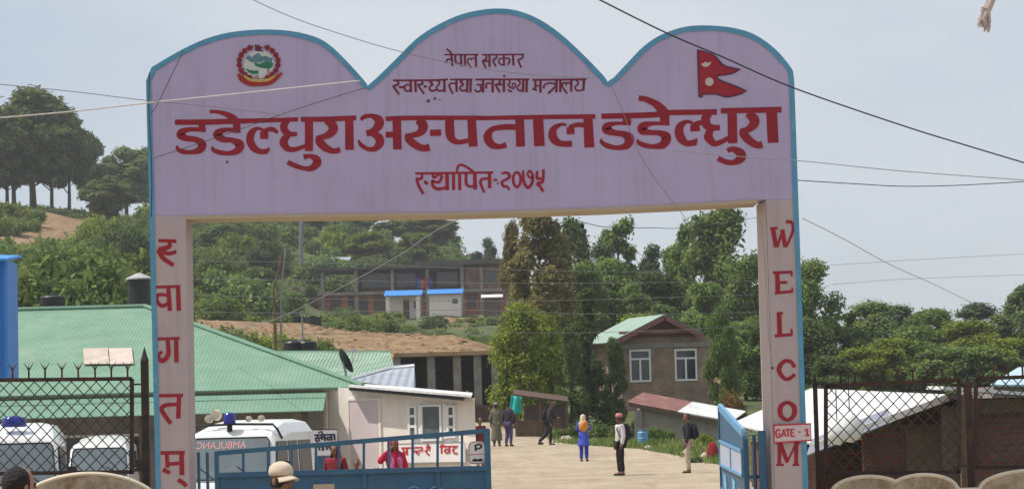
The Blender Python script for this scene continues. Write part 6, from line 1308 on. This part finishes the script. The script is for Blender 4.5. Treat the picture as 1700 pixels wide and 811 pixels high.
    if not dress:
        tr = ['pelvis', 'hipr', 'knr', 'anr', 'hipl', 'knl', 'anl']; off_ = {'anr': Vector((0, 0, .02)), 'anl': Vector((0, 0, .02))}
        skin_mesh('trousers', [J[n] + off_.get(n, Vector()) for n in tr], [(0,1),(1,2),(2,3),(0,4),(4,5),(5,6)], [(.15, .122), .102, .078, .066, .102, .078, .066], bm_, t)
    else:
        skin_mesh('trousers', [J[n] for n in ('pelvis','hipr','knr','anr','hipl','knl','anl')], [(0,1),(1,2),(2,3),(0,4),(4,5),(5,6)], [(.14, .11), .10, .085, .06, .10, .085, .06], bm_, t)
    sn = ['pelvis', 'belly', 'chest', 'neck', 'shr', 'elr', 'shl', 'ell'] + (['wrr', 'wrl'] if longsleeve else [])
    pos_ = {n: J[n].copy() for n in sn}; pos_['pelvis'] = J['pelvis'] - Vector((0, 0, .08)); pos_['neck'] = J['chest'] + (J['neck'] - J['chest']) * .62
    se = [(0,1),(1,2),(2,3),(2,4),(4,5),(2,6),(6,7)] + ([(5,8),(7,9)] if longsleeve else [])
    skin_mesh('coat' if coat else 'shirt', [pos_[n] for n in sn], se, [(.168, .135), (.155, .122), (.17, .128), .075, .083, .066, .083, .066] + ([.048, .048] if longsleeve else []), tm_, t)
    if dress or coat:
        zt_, zb_ = (1.08, dress or .42); mb = MB(); mb.lathe([(.155, zt_ - zb_), (.18, (zt_ - zb_) * .55), (.215, .06), (.22, 0), (.20, .0), (.14, (zt_ - zb_) * .9)], (0, .0, zb_), 20, sx=1.05, sy=.82, cap=False)
        mb.v = [(a * (1 + .05 * math.sin(9 * math.atan2(bb_, a))), bb_ * (1 + .05 * math.sin(9 * math.atan2(bb_, a))) + (0), c) for a, bb_, c in mb.v]; mb.build('skirt', tm_, t, smooth=True, world=False)
    mb = MB()
    for k in 'rl': mb.ball((J['an' + k] + J['to' + k]) / 2 + Vector((0, .01, -.012)), (.05, .135, .048), 10, 7)
    mb.build('shoes', cloth('shoe_' + pid, (.03, .025, .022)), t, smooth=True, world=False)
    hc = cloth('head_' + pid, headcol) if headcol else M['hair']
    def shell(c, r, z0, m, n_): # upper part of an ellipsoid
        mb = MB(); prof = [(math.sqrt(max(0, 1 - z * z)) * 1.0, z) for z in [z0 + (1 - z0) * i / 8 for i in range(9)]]; prof = [(max(a, .02), z) for a, z in prof]
        mb.lathe([(a, z) for a, z in prof], (0, 0, 0), 16); mb.v = [(c[0] + v[0] * r[0], c[1] + v[1] * r[1], c[2] + v[2] * r[2]) for v in mb.v]; return mb.build(n_, m, t, smooth=True, world=False)
    if head == 'hair': shell(hd + Vector((0, .042, .032)), (.087, .098, .108), -.5, hc, 'hair')
    elif head == 'longhair':
        shell(hd + Vector((0, .045, .02)), (.094, .106, .118), -.8, hc, 'hair'); 
    elif head in ('cap', 'topi'):
        shell(hd + Vector((0, .02, -.01)), (.082, .098, .085), -.5, M['hair'], 'hair')
        if head == 'topi': mb = MB(); mb.lathe([(.092, 0), (.094, .02), (.082, .085), (.06, .10), (.01, .102)], hd + Vector((0, .012, .045)), 16, sy=1.15); mb.build('hat', hc, t, smooth=True, world=False)
        else:
            mb = MB(); mb.lathe([(.09, 0), (.094, .03), (.085, .072), (.055, .10), (.02, .112), (.004, .113)], hd + Vector((0, .012, .045)), 18, sy=1.17); cp_ = mb.build('cap', hc, t, smooth=True, world=False)
            mb = MB(); vs = []
            for j in range(5):
                for i in range(9): a = -1.15 + 2.3 * i / 8; rr = .085 + (.078 * math.cos(a * .9)) * j / 4; vs.append(hd + Vector((math.sin(a) * (.088 + .006 * j), -math.cos(a) * .095 - (.082 * math.cos(a)) * j / 4 + .012, .052 - .012 * j / 4 - .03 * math.sin(a) ** 2 - .006 * j)))
            mb.add(vs, [(j*9+i, j*9+i+1, (j+1)*9+i+1, (j+1)*9+i) for j in range(4) for i in range(8)]); o = mb.build('brim', hc, cp_, smooth=True, world=False); o.modifiers.new('Solidify', 'SOLIDIFY').thickness = .006
    elif head == 'scarf':
        mb = MB(); o_ = hd + Vector((0, .026, .0)); vs = []; n = 18
        for z, rx_, ry_, y_ in ((-.28, .17, .13, .03), (-.2, .15, .125, .03), (-.12, .11, .115, .025), (-.05, .098, .112, .015), (.03, .099, .112, .01), (.08, .085, .10, .012), (.115, .055, .07, .015), (.132, .01, .015, .018)):
            for i in range(n): a = R(-52) + (R(284)) * i / (n - 1); vs.append((o_.x + rx_ * math.cos(a) , o_.y + y_ + ry_ * math.sin(a) * (1 if z < .06 else 1), o_.z + z))
        mb.add(vs, [(j*n+i, j*n+i+1, (j+1)*n+i+1, (j+1)*n+i) for j in range(7) for i in range(n - 1)]); o = mb.build('headscarf', hc, t, smooth=True, world=False); o.modifiers.new('Solidify', 'SOLIDIFY').thickness = .012
    if bag:
        c = J['chest'] + Vector((0, .2, -.10)); mb = MB(); mb.ball(c, (.15, .11, .24), 14, 10); mb.v = [(v[0], v[1], v[2]) for v in mb.v]; mb.ball(c + Vector((0, .08, -.08)), (.11, .06, .12), 12, 8); bo = mb.build('backpack', cloth('bag_' + pid, bag), t, smooth=True, world=False)
        for sd in (-1, 1): mb = MB(); mb.tube([c + Vector((sd * .09, -.04, .2)), J['chest'] + Vector((sd * .10, -.02, .13)), J['chest'] + Vector((sd * .115, -.135, .0)), J['belly'] + Vector((sd * .13, -.05, -.02)), c + Vector((sd * .1, -.03, -.18))], .018, 6); mb.build('strap', cloth('strap_' + pid, bag), bo, world=False)
    if wrap:
        mb = MB(); c = J['chest'] + Vector((-.03, .07, -.04)); mb.ball(c, (.19, .13, .20), 14, 10); mb.ball(c + Vector((-.06, .09, .12)), (.10, .09, .12), 12, 8); mb.v = [(a * (1 + .12 * math.sin(c_ * 40 + a * 25)), b_, c_ + .02 * math.sin(a * 30)) for a, b_, c_ in mb.v]; mb.build('shawl', cloth('wrap_' + pid, wrap), t, smooth=True, world=False)
    if stole:
        mb = MB(); o_ = J['neck']; mb.tube([o_ + Vector((-.10, -.05, .0)), o_ + Vector((-.08, -.145, -.12)), J['belly'] + Vector((-.08, -.15, .0)), J['pelvis'] + Vector((-.09, -.155, -.05))], [.03, .05, .055, .06], 8); mb.tube([o_ + Vector((-.10, -.04, .0)), o_ + Vector((0, .07, .0)), o_ + Vector((.1, -.04, .0)), o_ + Vector((.09, -.14, -.14)), J['belly'] + Vector((.09, -.15, -.02))], [.03, .035, .03, .05, .05], 8); mb.build('stole', cloth('stole_' + pid, stole), t, smooth=True, world=False)
    return t
# yaw 0 faces the camera, +90 deg faces right, 180 faces away
person('man in white shirt, pink cap and dark trousers carrying a dark backpack on the road', 1031, 790, R(-72), 1.66, top=(.62, .60, .60), bottom=(.022, .016, .018), head='topi', headcol=(.55, .22, .22), bag=(.03, .02, .035), skin='skin')
person('man in dark jacket and pale trousers with a dark backpack near the opened gate leaf', 1143, 786, R(-95), 1.62, top=(.028, .028, .034), bottom=(.52, .43, .36), head='hair', headcol=(.10, .045, .03), bag=(.02, .02, .03))
person('woman in bright blue suit with an orange and yellow shawl bundle standing on the road', 970, 766, R(165), 1.60, top=(.06, .10, .50), bottom=(.03, .06, .42), dress=.58, head='scarf', headcol=(.62, .52, .40), wrap=(.62, .25, .05), arms={'elr': (-.25, -.02, 1.15), 'wrr': (-.13, -.2, 1.28), 'ell': (.25, .0, 1.16), 'wrl': (.12, -.18, 1.22)})
person('person in dark clothes striding with a dark bundle towards the stall', 912, 739, R(78), 1.68, top=(.05, .035, .045), bottom=(.018, .018, .028), head='hair', lean=.16, legs={'knr': (-.1, -.10, .50), 'anr': (-.1, -.06, .085), 'knl': (.1, .10, .48), 'anl': (.1, .44, .13), 'tol': (.1, .31, .04)}, bag=(.018, .02, .025), arms={'ell': (.26, -.08, 1.14), 'wrl': (.22, -.30, 1.1)})
person('man in a long grey green coat seen from behind beside the dark topped man', 825, 741, R(170), 1.70, top=(.15, .14, .105), bottom=(.13, .12, .09), coat=True, dress=.25, head='topi', headcol=(.30, .24, .22))
person('man in dark top and purple trousers walking away behind the long coat', 845, 741, R(150), 1.70, top=(.035, .022, .04), bottom=(.085, .055, .14), head='hair', legs={'knl': (.1, -.08, .5), 'anl': (.12, .02, .09)}, arms={'elr': (-.28, .05, 1.12), 'wrr': (-.22, -.1, .92)})
p = at(798, 760, 84); person('woman in maroon top seen behind the free end of the blue gate leaf', 798, 760, R(30), 1.60, pos=(p.x, p.y, ground(p.x, p.y)), top=(.13, .02, .03), bottom=(.10, .03, .05), dress=.5, head='longhair', headcol=(.03, .012, .008))
p = at(655, 780, 50); person('woman in bright red and pink shawl raising one hand behind the gate rail', 655, 780, R(15), 1.62, pos=(p.x, p.y, ground(p.x, p.y)), top=(.50, .015, .06), bottom=(.4, .02, .07), dress=.45, head='scarf', headcol=(.42, .02, .09), stole=(.55, .14, .30), arms={'elr': (-.34, -.06, 1.24), 'wrr': (-.13, -.13, 1.50)})
p = at(557, 780, 51); person('woman in dark red headscarf standing behind the gate rail beside the blue bench', 557, 780, R(-20), 1.52, pos=(p.x, p.y, ground(p.x, p.y)), top=(.22, .02, .03), bottom=(.2, .02, .03), dress=.35, head='scarf', headcol=(.13, .012, .018), wd=1.1)
p = at(592, 780, 50); person('small dark haired child just showing above the gate panel', 592, 780, R(0), 1.24, pos=(p.x, p.y, ground(p.x, p.y)), top=(.10, .10, .14), bottom=(.05, .05, .07), head='hair')
p = at(466, 790, 21.5); person('man in a beige cap standing outside the blue gate leaf', 466, 790, R(52), 1.725, pos=(p.x, p.y, 0), top=(.22, .22, .25), bottom=(.05, .05, .07), head='cap', headcol=(.60, .50, .38))
p = at(34, 800, 19); person('dark haired person at the lower left corner outside the mesh fence', 34, 800, R(125), 1.80, pos=(p.x, p.y, 0), top=(.16, .06, .05), bottom=(.05, .05, .07), head='longhair', skin='skin2')
for px, l, c in ((727, 'dark clothed person at the left bay of the concrete shed', (.10, .09, .11)), (776, 'person in purple top at the middle bay of the concrete shed', (.16, .08, .22))):
    p = at(px, 655, 133.2); person(l, px, 655, R(20), 1.62, pos=(p.x, p.y, ground(p.x, p.y) + .02), top=c, bottom=(.05, .05, .06), head='hair')

# ------------------------------------------------------------------ air
if HAZE > 0:
    hz = MB(); hz.box((-320, -30, -12), (330, 700, 75)); hm = bpy.data.materials.new('haze'); hm.use_nodes = True; t = hm.node_tree; t.nodes.clear()
    o = t.nodes.new('ShaderNodeOutputMaterial'); v = t.nodes.new('ShaderNodeVolumePrincipled'); v.inputs['Density'].default_value = HAZE; v.inputs['Color'].default_value = (.93, .96, 1.0, 1); v.inputs['Anisotropy'].default_value = .3
    t.links.new(v.outputs[0], o.inputs['Volume']); tag(hz.build('haze', hm), kind='stuff')
